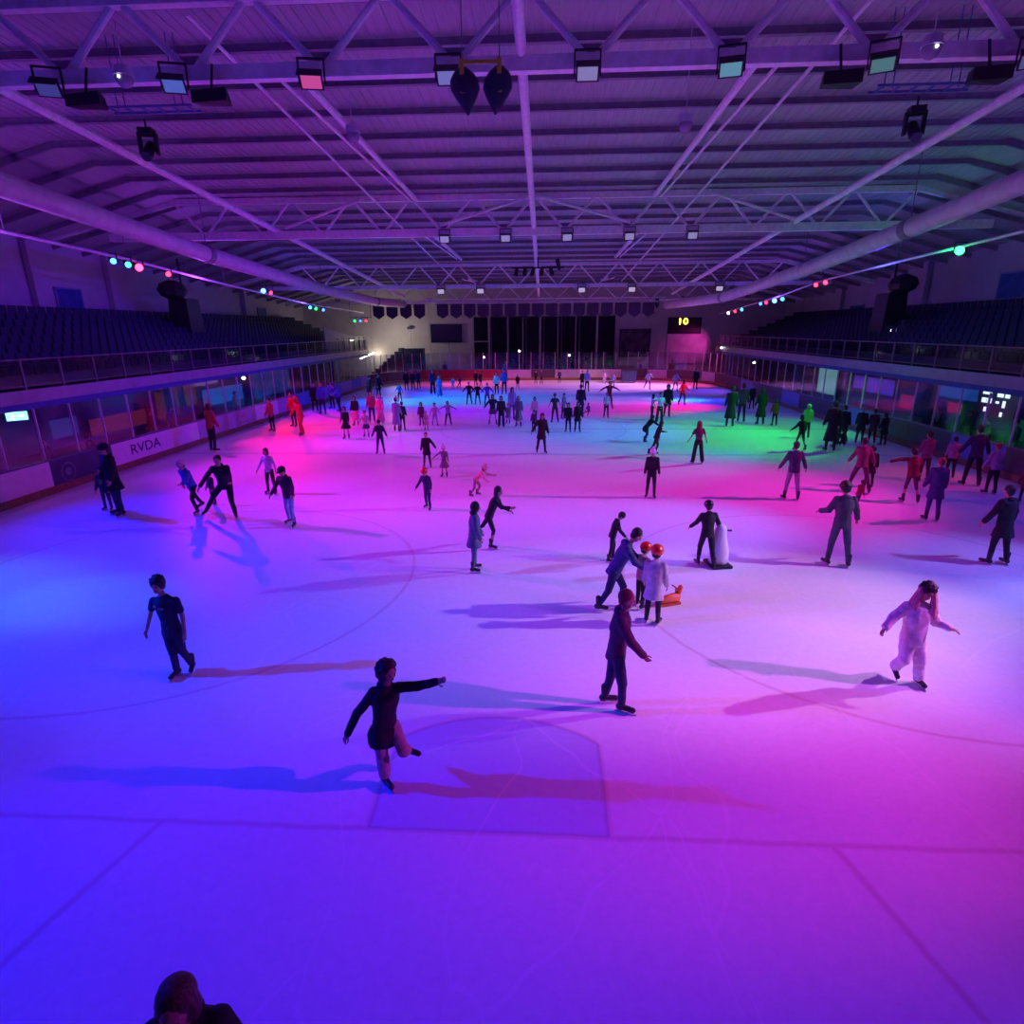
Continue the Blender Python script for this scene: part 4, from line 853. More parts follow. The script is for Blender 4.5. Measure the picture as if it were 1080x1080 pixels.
        if hdw == 'bob':
            if opts.get('bushy'):
                for i in range(30):
                    a = i*2.4; e = -.9+random.uniform(0, 2.2); v = hsx*math.cos(a)*math.cos(e) + hf*(math.sin(a)*math.cos(e)*.8-.2) + hd*math.sin(e); g.ell(HD+hd*.02*hs+back*.03*hs+v*.105*hs, .034*hs, .034*hs, .04*hs, None, 8, 5)
                g.cap(HD-hf*.08*hs-hd*.03*hs, HD-hf*.17*hs-hd*.08*hs, .06*hs, .025*hs, 8)
            for sg in (-1, 1): g.ell(HD + hsx*sg*.07*hs - hd*.03*hs + back*.015*hs, .036*hs, .065*hs, .095*hs, HQ, 10, 6)
            g.ell(HD - hd*.05*hs + back*.055*hs, .09*hs, .055*hs, .09*hs, HQ, 10, 6)
        if hdw == 'long':
            g.cap(HD + back*.05*hs, HD + back*.09*hs - U*.3*s, .085*hs, .055*hs, 10)
            for sg in (-1, 1): g.cap(HD + hsx*sg*.07*hs + back*.02*hs, HD + hsx*sg*.1*hs + back*.03*hs - U*.22*s, .035*hs, .028*hs, 8)
        hm = hairm(hc) if hdw in ('short', 'bob', 'long', 'curly') else hairm('black')
        soft(g, 'hair', hm, root, max(vox*.7, .009), 1, .014 if near and hdw != 'short' else .006 if near else 0)
    if hdw == 'beanie':
        g = G(); g.ell(HD + hd*.06*hs + back*.012*hs, .108*hs, .118*hs, .105*hs, HQ, 14, 8); g.loft([(HD+hd*.02*hs+back*.01*hs, hsx, hf, .112*hs, .12*hs), (HD+hd*.065*hs+back*.01*hs, hsx, hf, .113*hs, .122*hs)], n=14)
        if hc in ('white', 'pink', 'salmon'): g.ell(HD + hd*.185*hs, .05*hs, .05*hs, .05*hs)
        soft(g, 'woolly_hat', cloth(hc), root, max(vox*.7, .01), 1)
    if hdw == 'cap':
        g = G(); g.ell(HD + hd*.06*hs, .102*hs, .115*hs, .09*hs, HQ, 14, 8); g.loft([(HD+hd*.04*hs+hf*.1*hs, hsx, hd, .075*hs, .012*hs), (HD+hd*.03*hs+hf*.17*hs, hsx, hd, .05*hs, .01*hs)], n=12)
        soft(g, 'cap', cloth(hc), root, max(vox*.7, .009), 1)
    if hdw == 'helmet':
        hmat = mat('helmet_'+hc, CLOTH['helmetred' if hc == 'red' else hc], .25, .05, 8, spec=.6)
        g = G(); g.ell(HD + hd*.055*hs + back*.01*hs, .118*hs, .135*hs, .115*hs, HQ, 16, 9); g.loft([(HD+hd*.05*hs, hsx, hf, .122*hs, .142*hs), (HD+hd*.072*hs, hsx, hf, .122*hs, .142*hs)], n=16)
        soft(g, 'helmet', hmat, root, max(vox*.6, .009), 1)
        g = G()
        for sg in (-1, 1): g.bar(HD+hsx*sg*.1*hs+hd*.02*hs, HD - hd*.11*hs + hf*.03*hs, .015*hs, .008*hs)
        g.build('chin_strap', HOUS, root)
    if hdw == 'hood':
        g = G(); g.ell(HD + hd*.02*hs + back*.035*hs, .118*hs, .115*hs, .135*hs, HQ, 14, 8); g.ell(N + back*.03*s + U*.02*s, .12*s, .1*s, .07*s, HQ, 12, 6)
        soft(g, 'hood', cloth(hc), root, max(vox*.8, .01), 2)
    # ---- skates
    if skates:
        bm_ = BOOTW if opts.get('boots') == 'white' else BOOT
        for k in 'LR':
            an, fd, shn = feet[k]; dnv = (shn - fd*shn.dot(fd)).normalized(); side = fd.cross(dnv)
            g = G(); g.cap(an - shn*.15*s - fd*.005*s, an, .058*s, .052*s, 9); g.cap(an + dnv*.02*s - fd*.03*s, an + dnv*.032*s + fd*.16*s, .052*s, .04*s, 9)
            bo = soft(g, 'ice_skate', bm_, root, max(vox*.8, .009), 1)
            g = G(); q = Matrix((fd, side, dnv)).transposed(); c = an + fd*.06*s + dnv*(.078*s+.018)
            g.box(c + dnv*.004, (.30*s, .006, .026), q); g.box(c - dnv*.012 - fd*.08*s, (.07*s, .022, .02), q); g.box(c - dnv*.012 + fd*.07*s, (.09*s, .022, .02), q)
            g.build('blade', STEEL, bo)
    if extra_fn: extra_fn(root, dict(J=J, s=s, F=F, S=S, B=B, sx=sx, fx=fx, HD=HD, hd=hd, hf=hf, hsx=hsx, hs=hs, HQ=HQ))
    return root

# ---- foreground figures, joints in metres around the standing point (x right, y away, z up)
def ex_bob(r, d):
    pass
person(-1.15, .59, 1.62, 'a', 130, 'stand', 'hoodie', 'black', 'none', 'none', 'bob', 'black', 'girl in oversized black top with arms spread, gliding on one leg by the crease', .011,
    J=dict(head=(.10, -.02, 1.50), neck=(.07, .0, 1.34), pelvis=(.0, .03, .80), shR=(-.06, -.04, 1.27), elR=(-.26, -.02, 1.0), haR=(-.38, -.05, .76), shL=(.19, .02, 1.30), elL=(.41, -.04, 1.36), haL=(.62, -.10, 1.46),
           hipR=(-.05, -.02, .78), kneeR=(-.01, -.08, .46), ankR=(-.03, .0, .16), hipL=(.08, .07, .78), kneeL=(.22, -.06, .58), ankL=(.17, .22, .36)), near=True, scale=.86, opts={'bushy': 1}, footdir={'L': (.9, -.5, .1), 'R': (.75, -.8, 0)},
    extra_fn=lambda r, d: [soft((lambda g: (g.loft([(d['B'](.05), d['sx'], d['fx'], .15, .12), (d['B'](-.12), d['sx'], d['fx'], .19, .155), (d['B'](-.34), d['sx'], d['fx'], .175, .145)], n=14), g)[1])(G()), 'top_hem', cloth('black'), r, .012, 2, .01),
        soft((lambda g: ([(g.cap(d['J']['hip'+k], d['J']['knee'+k], .09, .07), g.cap(d['J']['knee'+k], d['J']['knee'+k].lerp(d['J']['ank'+k], .72), .08, .07)) for k in 'LR'], g)[1])(G()), 'trousers', cloth('sand'), r, .011, 2, .012)])
def ex_tee(r, d):
    fx, sx = d['fx'], d['sx']; Q = Matrix((-sx, (d['B'](1)-d['B'](0)).normalized(), fx)).transposed().to_4x4()
    # small pale chest print
    for k, (t, w_, h_, dx) in enumerate(((.72, .07, .022, -.015), (.80, .035, .035, -.085))):
        g = G(); c = d['B'](t)+fx*.143*d['s'] + sx*dx*-1; g.box((0, 0, 0), (w_, .02, h_)); o = g.build('chest_print', mat('print_grey', (.35, .33, .45), .7), r); o.location = c - fx*.0; o.rotation_euler = (0, 0, R(0))
person(-4.77, 2.58, 1.62, 'a', 172, 'stand', 'tee', 'navy', 'pants', 'navy', 'curly', 'black', 'curly haired man in dark t-shirt with small chest print, alone at front left', .011,
    J=dict(head=(.0, -.04, 1.49), neck=(.03, .0, 1.33), pelvis=(.06, .0, .80), shR=(-.13, .0, 1.25), elR=(-.24, .05, 1.03), haR=(-.29, -.02, .82), shL=(.20, .0, 1.26), elL=(.25, .0, 1.01), haL=(.27, -.05, .78),
           hipR=(-.01, .0, .77), kneeR=(.04, -.05, .46), ankR=(.01, .0, .14), hd=(0, -.02, 1), hipL=(.13, .0, .77), kneeL=(.15, -.01, .48), ankL=(.16, .14, .16)), near=True, scale=.87, extra_fn=ex_tee)
person(1.55, 2.08, 1.78, 'a', 98, 'stand', 'jacket', 'plum', 'pants', 'navy', 'short', 'rustred', 'tall man in dark jacket striding to the right, nearest figure right of the crease', .012,
    J=dict(head=(.03, .0, 1.62), neck=(-.01, .0, 1.46), pelvis=(-.07, .0, .90), shL=(-.03, .17, 1.39), elL=(-.09, .21, 1.12), haL=(-.05, .17, .88), shR=(-.05, -.17, 1.39), elR=(.08, -.2, 1.14), haR=(.24, -.18, .95),
           hipL=(-.07, .09, .87), kneeL=(-.11, .10, .49), ankL=(-.18, .10, .16), hipR=(-.06, -.09, .87), kneeR=(.01, -.1, .49), ankR=(.02, -.08, .15)), near=True, scale=.95)
def ex_girl(r, d):
    J, s, hs, HD = d['J'], d['s'], d['hs'], d['HD']; U = Vector((0, 0, 1)); g = G()
    for sg, o_ in ((-1, .0), (1, .02)):
        for k in range(3):
            a = HD + d['hsx']*sg*(.06+.02*k)*hs + d['hd']*(.07-.02*k)*hs - d['hf']*.01*hs; b_ = HD + d['hsx']*sg*(.12+.035*k)*hs + d['hf']*(.03-.03*k)*hs - U*(.2+.05*k)*s; g.cap(a, b_, .034*hs, .042*hs, 8); g.cap(b_, b_ + d['hsx']*sg*.02*hs - U*.14*s, .042*hs, .02*hs, 8)
    g.cap(HD - d['hf']*.08*hs, HD - d['hf']*.13*hs - U*.3*s, .09*hs, .06*hs, 10)
    soft(g, 'long_hair', hairm('pinkhair'), r, .011, 1, .02)
person(5.84, 2.80, 1.68, 'a', 184, 'stand', 'onesie', 'offwhite', 'none', 'none', 'curly', 'black', 'skater in fluffy white one-piece suit with long pink and black hair, front right', .012,
    J=dict(head=(-.24, -.05, 1.49), neck=(-.27, .0, 1.34), pelvis=(-.26, .0, .82), shR=(-.42, .0, 1.26), elR=(-.57, .0, 1.09), haR=(-.68, -.06, .98), shL=(-.12, .0, 1.26), elL=(-.02, -.02, 1.04), haL=(.09, -.12, 1.02),
           hipR=(-.33, .0, .78), kneeR=(-.34, -.05, .49), ankR=(-.31, .16, .24), hipL=(-.19, .0, .78), kneeL=(-.14, -.06, .48), ankL=(-.07, .0, .16)), near=True, scale=.88, extra_fn=ex_girl, footdir={'L': (.1, -1, 0), 'R': (-.1, -1, 0)})
person(1.76, 4.95, 1.6, 'a', 88, 'stand', 'jacket', 'navyblue', 'pants', 'navy', 'short', 'black', 'man in dark blue jacket stooping to push two children in red helmets', .015,
    J=dict(head=(.37, .0, 1.44), neck=(.25, .0, 1.30), pelvis=(.02, .0, .80), shR=(.20, -.16, 1.25), elR=(.33, -.2, 1.03), haR=(.50, -.2, .92), shL=(.20, .16, 1.25), elL=(.36, .2, 1.02), haL=(.54, .17, .90),
           hipR=(.0, -.09, .77), kneeR=(-.08, -.1, .45), ankR=(-.24, -.08, .16), hipL=(.04, .09, .77), kneeL=(.20, .1, .46), ankL=(.2, .04, .14)), near=True, scale=.93)
person(-1.3, -2.58, 1.69, 'a', 165, 'armsdownout', 'jacket', 'black', 'pants', 'black', 'bob', 'brown', 'brown haired person in black jacket cut off by bottom edge of the picture', .011, near=True)
# just beyond the picture's edges: their shadows fall into view
person(-8.4, .5, 1.65, 'a', 150, 'glide', 'jacket', 'navy', 'pants', 'navy', 'short', 'black', 'skater just beyond the left edge of the picture whose shadow falls into it', .02)
person(9.6, 1.9, 1.7, 'a', 200, 'glide', 'jacket', 'navy', 'pants', 'navy', 'short', 'black', 'skater just beyond the right edge of the picture whose shadow falls into it', .02)

# ---- everybody else on the ice: x, y, height, adult/kid, heading, pose, top, colour, bottom, colour, head, colour, label
CROWD = [
 (-11.04, 10.18, 1.95, 'a', 205, 'stand', 'coat', 'black', 'pants', 'navy', 'beanie', 'black', 'tall skater in long black coat bending over a small child near left dark advert board'),
 (-11.67, 10.6, 1.26, 'k', 170, 'stand', 'jacket', 'navy', 'pants', 'navy', 'hood', 'navy', 'small child in dark blue held by tall black coated skater near left boards'),
 (-9.03, 10.41, 1.55, 'a', 200, 'stride', 'jacket', 'blue', 'pants', 'black', 'beanie', 'palepink', 'skater in bright blue jacket and pale pink hat near left boards'),
 (-7.86, 10.02, 1.86, 'a', 160, 'lunge', 'hoodie', 'black', 'pants', 'black', 'short', 'black', 'skater in black with one leg stretched far out, bending over child in pale helmet'),
 (-8.97, 11.24, 0.99, 'k', 200, 'stand', 'jacket', 'plum', 'pants', 'plum', 'helmet', 'palepink', 'small child in pale helmet between blue jacket skater and black clad lunging skater'),
 (-7.78, 12.4, 1.42, 'a', 185, 'armsdownout', 'jumper', 'palelilac', 'pants', 'black', 'bob', 'brown', 'woman in pale lilac jumper and black trousers in the magenta light near left boards'),
 (-5.92, 9.44, 1.58, 'a', 190, 'glide', 'jacket', 'maroon', 'pants', 'paleblue', 'cap', 'black', 'skater in dark jacket, pale jeans and flat cap left of centre ice'),
 (-13.17, 18.89, 1.95, 'a', 20, 'stand', 'jacket', 'rust', 'pants', 'black', 'bob', 'brown', 'person in rust orange top and black trousers leaning at left boards'),
 (-12.89, 23.86, 1.59, 'a', 200, 'stand', 'jacket', 'pinkred', 'pants', 'black', 'short', 'black', 'person in pinkish jacket and black trousers by left boards, left of red suited skater'),
 (-12.4, 25.34, 1.75, 'a', 200, 'stand', 'jacket', 'rust', 'pants', 'black', 'short', 'black', 'bulky person in dull red jacket standing behind red suited skater'),
 (-10.98, 22.79, 1.84, 'a', 215, 'glide', 'onesie', 'red', 'none', 'red', 'hood', 'red', 'skater in bright red one-piece suit under the magenta light at left'),
 (-13.5, 31.2, 1.72, 'a', 150, 'stand', 'coat', 'black', 'pants', 'black', 'short', 'black', 'leftmost of the blue-lit group at left boards, in dark coat'),
 (-12.56, 29.94, 1.88, 'a', 170, 'stand', 'jacket', 'blue', 'pants', 'navy', 'short', 'black', 'second from left of blue-lit group at left boards, blue jacket'),
 (-12.89, 32.54, 1.72, 'a', 190, 'stand', 'jacket', 'blue2', 'pants', 'navy', 'bob', 'black', 'middle skater of blue-lit group at left boards, pale blue jacket'),
 (-11.87, 30.77, 1.87, 'a', 200, 'push', 'jacket', 'blue', 'pants', 'navy', 'short', 'black', 'right hand skater of blue-lit group, stooping behind dark dress skater'),
 (-8.49, 21.8, 1.47, 'a', 180, 'stand', 'dress', 'black', 'none', 'skin', 'bob', 'black', 'bare legged skater in short dark dress near left, under magenta light'),
 (-9.24, 25.67, 1.52, 'a', 180, 'stand', 'jacket', 'black', 'skirt', 'pink', 'bob', 'black', 'skater with black top and long pink skirt behind dark dress skater'),
 (-7.71, 22.31, 1.28, 'k', 175, 'glide', 'jacket', 'pinkpale', 'skirt', 'plum', 'short', 'black', 'child in pale pink top and short dark skirt beside dark dress skater'),
 (-8.66, 26.64, 1.66, 'a', 170, 'stand', 'jacket', 'pinkred', 'pants', 'navy', 'short', 'black', 'person in dull red jacket left of pink robed skater'),
 (-8.11, 26.31, 1.5, 'a', 180, 'stand', 'robe', 'pink', 'none', 'pink', 'hood', 'pink', 'skater in long pink hooded robe among the left group'),
 (-6.0, 18.42, 1.38, 'a', 170, 'armsdownout', 'jacket', 'navy', 'pants', 'navy', 'cap', 'black', 'skater in dark navy with arms held out slightly, alone left of centre'),
 (-6.66, 23.91, 1.62, 'a', 10, 'stand', 'longcoat', 'greylilac', 'pants', 'grey', 'beanie', 'pink', 'skater in long pale coat and pink fluffy hat with dark bag, left of centre'),
 (-6.44, 24.19, 1.4, 'a', 0, 'stand', 'jacket', 'black', 'pants', 'black', 'short', 'black', 'dark clad skater at right side of pink hatted skater'),
 (-9.38, 36.04, 1.29, 'a', 190, 'armsdownout', 'jacket', 'blue', 'pants', 'black', 'short', 'black', 'skater in blue top against dark left corner boards'),
 (-11.51, 36.07, 1.8, 'a', 60, 'stand', 'coat', 'black', 'pants', 'black', 'short', 'black', 'large dark figure at far left corner of the ice, left one of pair'),
 (-11.31, 37.78, 1.8, 'a', 120, 'stand', 'coat', 'black', 'pants', 'black', 'beanie', 'black', 'large dark figure at far left corner of the ice, right one of pair'),
 (-10.67, 43.85, 1.59, 'a', 170, 'stand', 'coat', 'black', 'pants', 'black', 'short', 'black', 'dark figure by far left boards with red reflection, leftmost of row'),
 (-10.12, 43.83, 1.59, 'a', 180, 'stand', 'jacket', 'black', 'pants', 'navy', 'short', 'black', 'dark figure by far left boards, second of row'),
 (-9.81, 44.61, 1.61, 'a', 190, 'stand', 'jacket', 'navy', 'pants', 'black', 'bob', 'black', 'dark figure by far left boards, third of row'),
 (-7.95, 40.9, 1.85, 'a', 175, 'stand', 'jacket', 'navy', 'wide', 'black', 'bob', 'rustred', 'dark skater with reddish hair at start of cyan light band, far left'),
 (-7.1, 38.94, 1.5, 'a', 185, 'stand', 'robe', 'blue', 'none', 'blue', 'hood', 'blue', 'skater in blue hooded robe at left end of cyan light band'),
 (-6.95, 44.54, 1.07, 'k', 170, 'stand', 'jacket', 'palecyan', 'pants', 'palecyan', 'short', 'brown', 'small child in pale cyan far off in front of red boards'),
 (-6.5, 45.33, 1.24, 'a', 60, 'stride', 'jacket', 'plum', 'pants', 'black', 'short', 'brown', 'striding far skater right of pale cyan child'),
 (-4.37, 34.42, 1.48, 'a', 180, 'linked', 'jacket', 'black', 'pants', 'black', 'short', 'black', 'left one of three skaters holding hands across cyan light band'),
 (-3.81, 34.41, 1.41, 'a', 180, 'linked', 'jacket', 'black', 'pants', 'black', 'short', 'black', 'middle one of three skaters holding hands across cyan light band'),
 (-3.13, 33.91, 1.46, 'a', 170, 'linked', 'jacket', 'blue', 'pants', 'black', 'short', 'black', 'right one of three skaters holding hands, in bluer top'),
 (-5.33, 46.97, 1.36, 'a', 180, 'stand', 'jacket', 'black', 'pants', 'black', 'short', 'black', 'dark skater far off behind middle one of three skaters holding hands'),
 (-4.91, 46.96, 1.28, 'a', 200, 'stand', 'coat', 'black', 'pants', 'black', 'bob', 'black', 'dark coated skater far off behind right of the hand-holding three'),
 (-3.05, 40.82, 1.63, 'a', 190, 'stand', 'jacket', 'palecyan', 'pants', 'black', 'short', 'black', 'skater with pale top just right of hand-holding three'),
 (-2.47, 40.81, 1.9, 'a', 180, 'stand', 'jacket', 'blue', 'pants', 'black', 'beanie', 'blue', 'tall far skater in blue top and blue hat right of centre band'),
 (-1.64, 45.21, 1.16, 'a', 180, 'stand', 'coat', 'black', 'pants', 'black', 'short', 'black', 'lone slim dark figure near far boards just left of centre'),
 (-5.79, 25.69, 1.22, 'k', 185, 'stand', 'jacket', 'plum', 'pants', 'plum', 'bob', 'black', 'dark haired child standing left of small pink child'),
 (-5.26, 24.2, 0.98, 'k', 180, 'stand', 'dress', 'pink', 'none', 'pinkpale', 'hood', 'pink', 'small child in pink suit between two older children'),
 (-5.09, 25.69, 1.22, 'k', 160, 'glide', 'jacket', 'pinkpale', 'pants', 'paleblue', 'short', 'black', 'child in pale pink top right of small pink child'),
 (-4.4, 25.69, 1.27, 'a', 180, 'armsout', 'jacket', 'greylilac', 'pants', 'black', 'bob', 'black', 'girl with both arms spread wide and open jacket, left of centre'),
 (-3.67, 16.1, 1.28, 'a', 175, 'holdright', 'coat', 'black', 'pants', 'black', 'short', 'black', 'large man in black coat holding hand of small girl in white hat'),
 (-2.81, 14.68, 1.11, 'k', 185, 'holdleft', 'dress', 'grey', 'none', 'plum', 'beanie', 'white', 'small girl in grey dress and white hat holding hand of man in black'),
 (-2.66, 10.95, 1.22, 'k', 200, 'glide', 'jacket', 'navy', 'pants', 'navy', 'helmet', 'red', 'child with red helmet and pale sleeves in front of man in black coat'),
 (-1.48, 12.34, 1.11, 'k', 100, 'bend', 'jacket', 'peach', 'pants', 'peachdark', 'beanie', 'salmon', 'child in peach coloured outfit and salmon hat bending forward'),
 (-0.68, 8.02, 1.49, 'a', 100, 'strideback', 'jumper', 'black', 'leggings', 'black', 'long', 'black', 'long haired woman in black striding right on white skates'),
 (-0.87, 6.63, 1.46, 'a', 80, 'stand', 'coat', 'greyblue', 'pants', 'greyblue', 'hood', 'black', 'person in grey-blue coat with dark hood beside long haired woman'),
 (-2.11, 26.02, 1.57, 'a', 170, 'linked', 'jacket', 'black', 'skirt', 'plum', 'bob', 'black', 'dark haired girl in plum skirt, leftmost of the central cluster'),
 (-1.6, 25.1, 1.57, 'a', 180, 'stand', 'jacket', 'black', 'wide', 'black', 'bob', 'black', 'dark figure with arm raised to neighbour in central cluster, second from left'),
 (-1.33, 26.34, 1.09, 'k', 185, 'stand', 'dress', 'grey', 'none', 'grey', 'short', 'brown', 'grey clad child in central cluster, third from left'),
 (-1.2, 27.69, 1.74, 'a', 150, 'stand', 'jacket', 'greylilac', 'pants', 'greyblue', 'long', 'black', 'long haired woman in pale jacket in central cluster, fourth from left'),
 (-0.74, 25.41, 1.53, 'a', 180, 'stand', 'longcoat', 'grey', 'leggings', 'black', 'bob', 'grey', 'person in long grey coat, rightmost of central cluster'),
 (0.06, 26.67, 1.35, 'a', 190, 'stand', 'jacket', 'pinkpale', 'pants', 'plum', 'bob', 'black', 'woman in pinkish jacket behind small dark child, left of tall man in black'),
 (0.06, 23.96, 1.06, 'k', 200, 'stand', 'jacket', 'plum', 'pants', 'black', 'short', 'black', 'small dark child in front of woman in pinkish jacket'),
 (0.45, 18.72, 1.6, 'a', 165, 'glidearm', 'coat', 'black', 'pants', 'black', 'long', 'black', 'tall figure in black with hood down standing at centre of the ice'),
 (1.12, 26.68, 1.54, 'a', 350, 'armsdownout', 'tee', 'black', 'pants', 'black', 'short', 'black', 'slim skater in black with arms away from body, right of centre cluster'),
 (1.61, 28.05, 1.4, 'a', 120, 'stand', 'jacket', 'grey', 'pants', 'black', 'short', 'black', 'slim sideways standing person right of slim skater in black'),
 (1.71, 23.7, 1.4, 'a', 190, 'stand', 'jacket', 'black', 'pants', 'black', 'bob', 'black', 'left one of dark couple right of centre'),
 (2.16, 23.71, 1.45, 'a', 180, 'stand', 'coat', 'black', 'pants', 'black', 'long', 'black', 'right one of dark couple right of centre, in longer coat'),
 (2.59, 28.77, 1.78, 'a', 10, 'stand', 'coat', 'black', 'pants', 'black', 'short', 'black', 'tall dark person behind dark couple, beside the seated child'),
 (3.12, 29.53, 0.97, 'k', 215, 'sit', 'jacket', 'greyblue', 'pants', 'black', 'short', 'black', 'child sitting on the ice beside tall dark person'),
 (3.99, 28.41, 1.4, 'a', 180, 'stand', 'vest', 'mint', 'pants', 'black', 'short', 'black', 'skater in pale mint vest and black trousers right of centre'),
 (4.56, 32.45, 1.67, 'a', 175, 'armsout', 'jacket', 'plum', 'pants', 'plum', 'short', 'black', 'skater with arms stretched wide behind mint vest skater'),
 (3.92, 42.78, 1.68, 'a', 180, 'stand', 'jacket', 'palelilac', 'pants', 'black', 'short', 'palelilac', 'far skater in white hooded top above seated child'),
 (3.69, 45.07, 1.45, 'a', 200, 'stand', 'coat', 'black', 'pants', 'black', 'short', 'black', 'dark far figure at left side of white hooded skater'),
 (5.89, 49.33, 1.16, 'k', 180, 'stand', 'jacket', 'pinkpale', 'pants', 'palelilac', 'short', 'brown', 'small pale figure standing at far boards right of centre'),
 (6.17, 45.01, 1.3, 'a', 190, 'glide', 'jacket', 'palelilac', 'pants', 'plum', 'short', 'brown', 'far gliding skater in lilac just behind arms-wide skater'),
 (-0.2, 49.53, 1.17, 'a', 180, 'stand', 'coat', 'black', 'pants', 'black', 'short', 'black', 'dark person at far boards, left one of central far pair'),
 (0.31, 49.51, 1.25, 'a', 180, 'stand', 'jacket', 'plum', 'pants', 'black', 'short', 'brown', 'plum clad person at far boards, right one of central far pair'),
 (1.95, 50.42, 1.18, 'a', 190, 'stand', 'jacket', 'navy', 'pants', 'black', 'short', 'black', 'lone dark person at far boards right of the rink centre line'),
 (8.89, 44.17, 1.57, 'a', 170, 'stride', 'jacket', 'white', 'pants', 'plum', 'short', 'pinkred', 'far skater in white jacket in front of far boards, right part'),
 (10.75, 42.64, 1.52, 'a', 170, 'glide', 'jacket', 'white', 'leggings', 'black', 'short', 'black', 'far skater in white top and black leggings left of red topped skater'),
 (9.44, 34.31, 1.56, 'a', 160, 'glide', 'jacket', 'red', 'pants', 'black', 'bob', 'black', 'far skater in bright orange-red jacket bending in cyan light'),
 (12.63, 44.08, 1.63, 'a', 180, 'stand', 'coat', 'black', 'pants', 'black', 'short', 'black', 'dark person at far right corner boards, right of red topped skater'),
 (7.39, 28.78, 1.77, 'a', 190, 'stand', 'coat', 'black', 'pants', 'black', 'hood', 'black', 'tall dark hooded person behind pale topped woman, right of centre'),
 (6.31, 27.36, 1.41, 'a', 80, 'stand', 'vest', 'mint', 'pants', 'black', 'long', 'black', 'skater with pale vest and long dark hair, left of pale topped woman'),
 (6.53, 26.38, 1.61, 'a', 170, 'armout1', 'tee', 'mint', 'wide', 'black', 'short', 'black', 'woman in pale short top and wide black trousers in magenta light'),
 (5.01, 21.26, 1.33, 'a', 60, 'bend', 'coat', 'black', 'pants', 'black', 'short', 'black', 'dark bulky skater bending sideways at edge of green light'),
 (4.92, 18.42, 1.38, 'a', 80, 'stride', 'jacket', 'black', 'pants', 'black', 'long', 'black', 'dark skater stepping in front of bulky bending skater'),
 (3.69, 12.27, 1.45, 'a', 190, 'stand', 'jacket', 'black', 'pants', 'black', 'beanie', 'white', 'skater in black with round white bobble hat right of centre'),
 (6.17, 16.91, 1.54, 'a', 355, 'armsdownout', 'tee', 'plum', 'wide', 'black', 'long', 'redbrown', 'woman with long red-brown hair and arms out in green light'),
 (9.85, 25.47, 1.95, 'a', 20, 'stand', 'longcoat', 'black', 'pants', 'black', 'cap', 'grey', 'tall dark figure in long coat at left end of right hand group'),
 (10.9, 27.04, 1.95, 'a', 20, 'stand', 'jacket', 'plum', 'pants', 'black', 'short', 'black', 'slim dark figure second from left in right hand group'),
 (13.06, 31.97, 1.47, 'a', 0, 'stand', 'jacket', 'black', 'pants', 'black', 'short', 'lilac', 'dark person with pale lilac headscarf at back of right hand group'),
 (11.56, 26.09, 1.81, 'a', 0, 'stand', 'longcoat', 'darkgreen', 'pants', 'black', 'bob', 'darkgreen', 'person in dark green long coat in right hand group'),
 (12.16, 25.78, 1.33, 'k', 0, 'stand', 'jacket', 'redbrown', 'pants', 'black', 'short', 'brown', 'smaller person in dark reddish top at right end of right hand group'),
 (12.26, 22.28, 1.48, 'a', 20, 'stand', 'jacket', 'green', 'pants', 'darkgreen', 'hood', 'green', 'skater in vivid green jacket at right in the green light'),
 (10.88, 19.45, 1.42, 'a', 340, 'glide', 'jacket', 'darkgreen', 'leggings', 'black', 'bob', 'black', 'dark haired skater with pale waistband in front of vivid green jacket'),
 (7.68, 12.18, 1.67, 'a', 5, 'armsdownout', 'jacket', 'slate', 'pants', 'greylilac', 'short', 'black', 'man in slate jacket and pale trousers seen from behind, standing in pink-green light'),
 (11.96, 19.28, 1.95, 'a', 10, 'stand', 'longcoat', 'black', 'pants', 'black', 'short', 'black', 'tall dark person with bare calves, left of kneeling child at right'),
 (12.66, 19.68, 1.16, 'k', 350, 'sit', 'jacket', 'darkgreen', 'pants', 'black', 'short', 'black', 'crouching child at right edge of green light'),
 (12.97, 20.49, 1.66, 'a', 20, 'stand', 'coat', 'black', 'pants', 'black', 'short', 'black', 'dark person behind crouching child at right'),
 (13.92, 20.93, 1.53, 'a', 30, 'stand', 'coat', 'black', 'pants', 'black', 'short', 'grey', 'dark person behind dull pink jacket man, left one of the dark crowd'),
 (14.43, 20.94, 1.45, 'a', 10, 'stand', 'coat', 'plum', 'pants', 'black', 'short', 'black', 'dark plum coat person in the middle of the dark crowd at right'),
 (14.68, 20.52, 1.35, 'a', 340, 'stand', 'coat', 'black', 'pants', 'black', 'bob', 'black', 'dark person at right end of the dark crowd behind red topped skater'),
 (10.01, 13.06, 1.65, 'a', 20, 'stridewide', 'jacket', 'dullpink', 'pants', 'plum', 'short', 'black', 'man in dull pink jacket with wide stance at right'),
 (10.6, 13.64, 1.32, 'k', 20, 'stand', 'coat', 'black', 'pants', 'black', 'short', 'black', 'dark person close behind dull pink jacket man'),
 (10.86, 11.97, 1.53, 'a', 10, 'armleft', 'jacket', 'maroonred', 'leggings', 'plum', 'short', 'black', 'skater in dull red with arm stretched out left, right part of rink'),
 (12.68, 14.4, 1.6, 'a', 0, 'stand', 'jacket', 'pinkdim', 'pants', 'plum', 'short', 'black', 'person in pale pink jacket right of dull red skater'),
 (10.48, 10.32, 1.62, 'a', 10, 'stand', 'coat', 'indigo', 'pants', 'indigo', 'short', 'redbrown', 'person in indigo-purple coat with feet together, right part of rink'),
 (13.83, 14.92, 1.35, 'a', 30, 'stand', 'jacket', 'lilac', 'pants', 'black', 'short', 'black', 'person in pale lilac jacket and black trousers near right boards'),
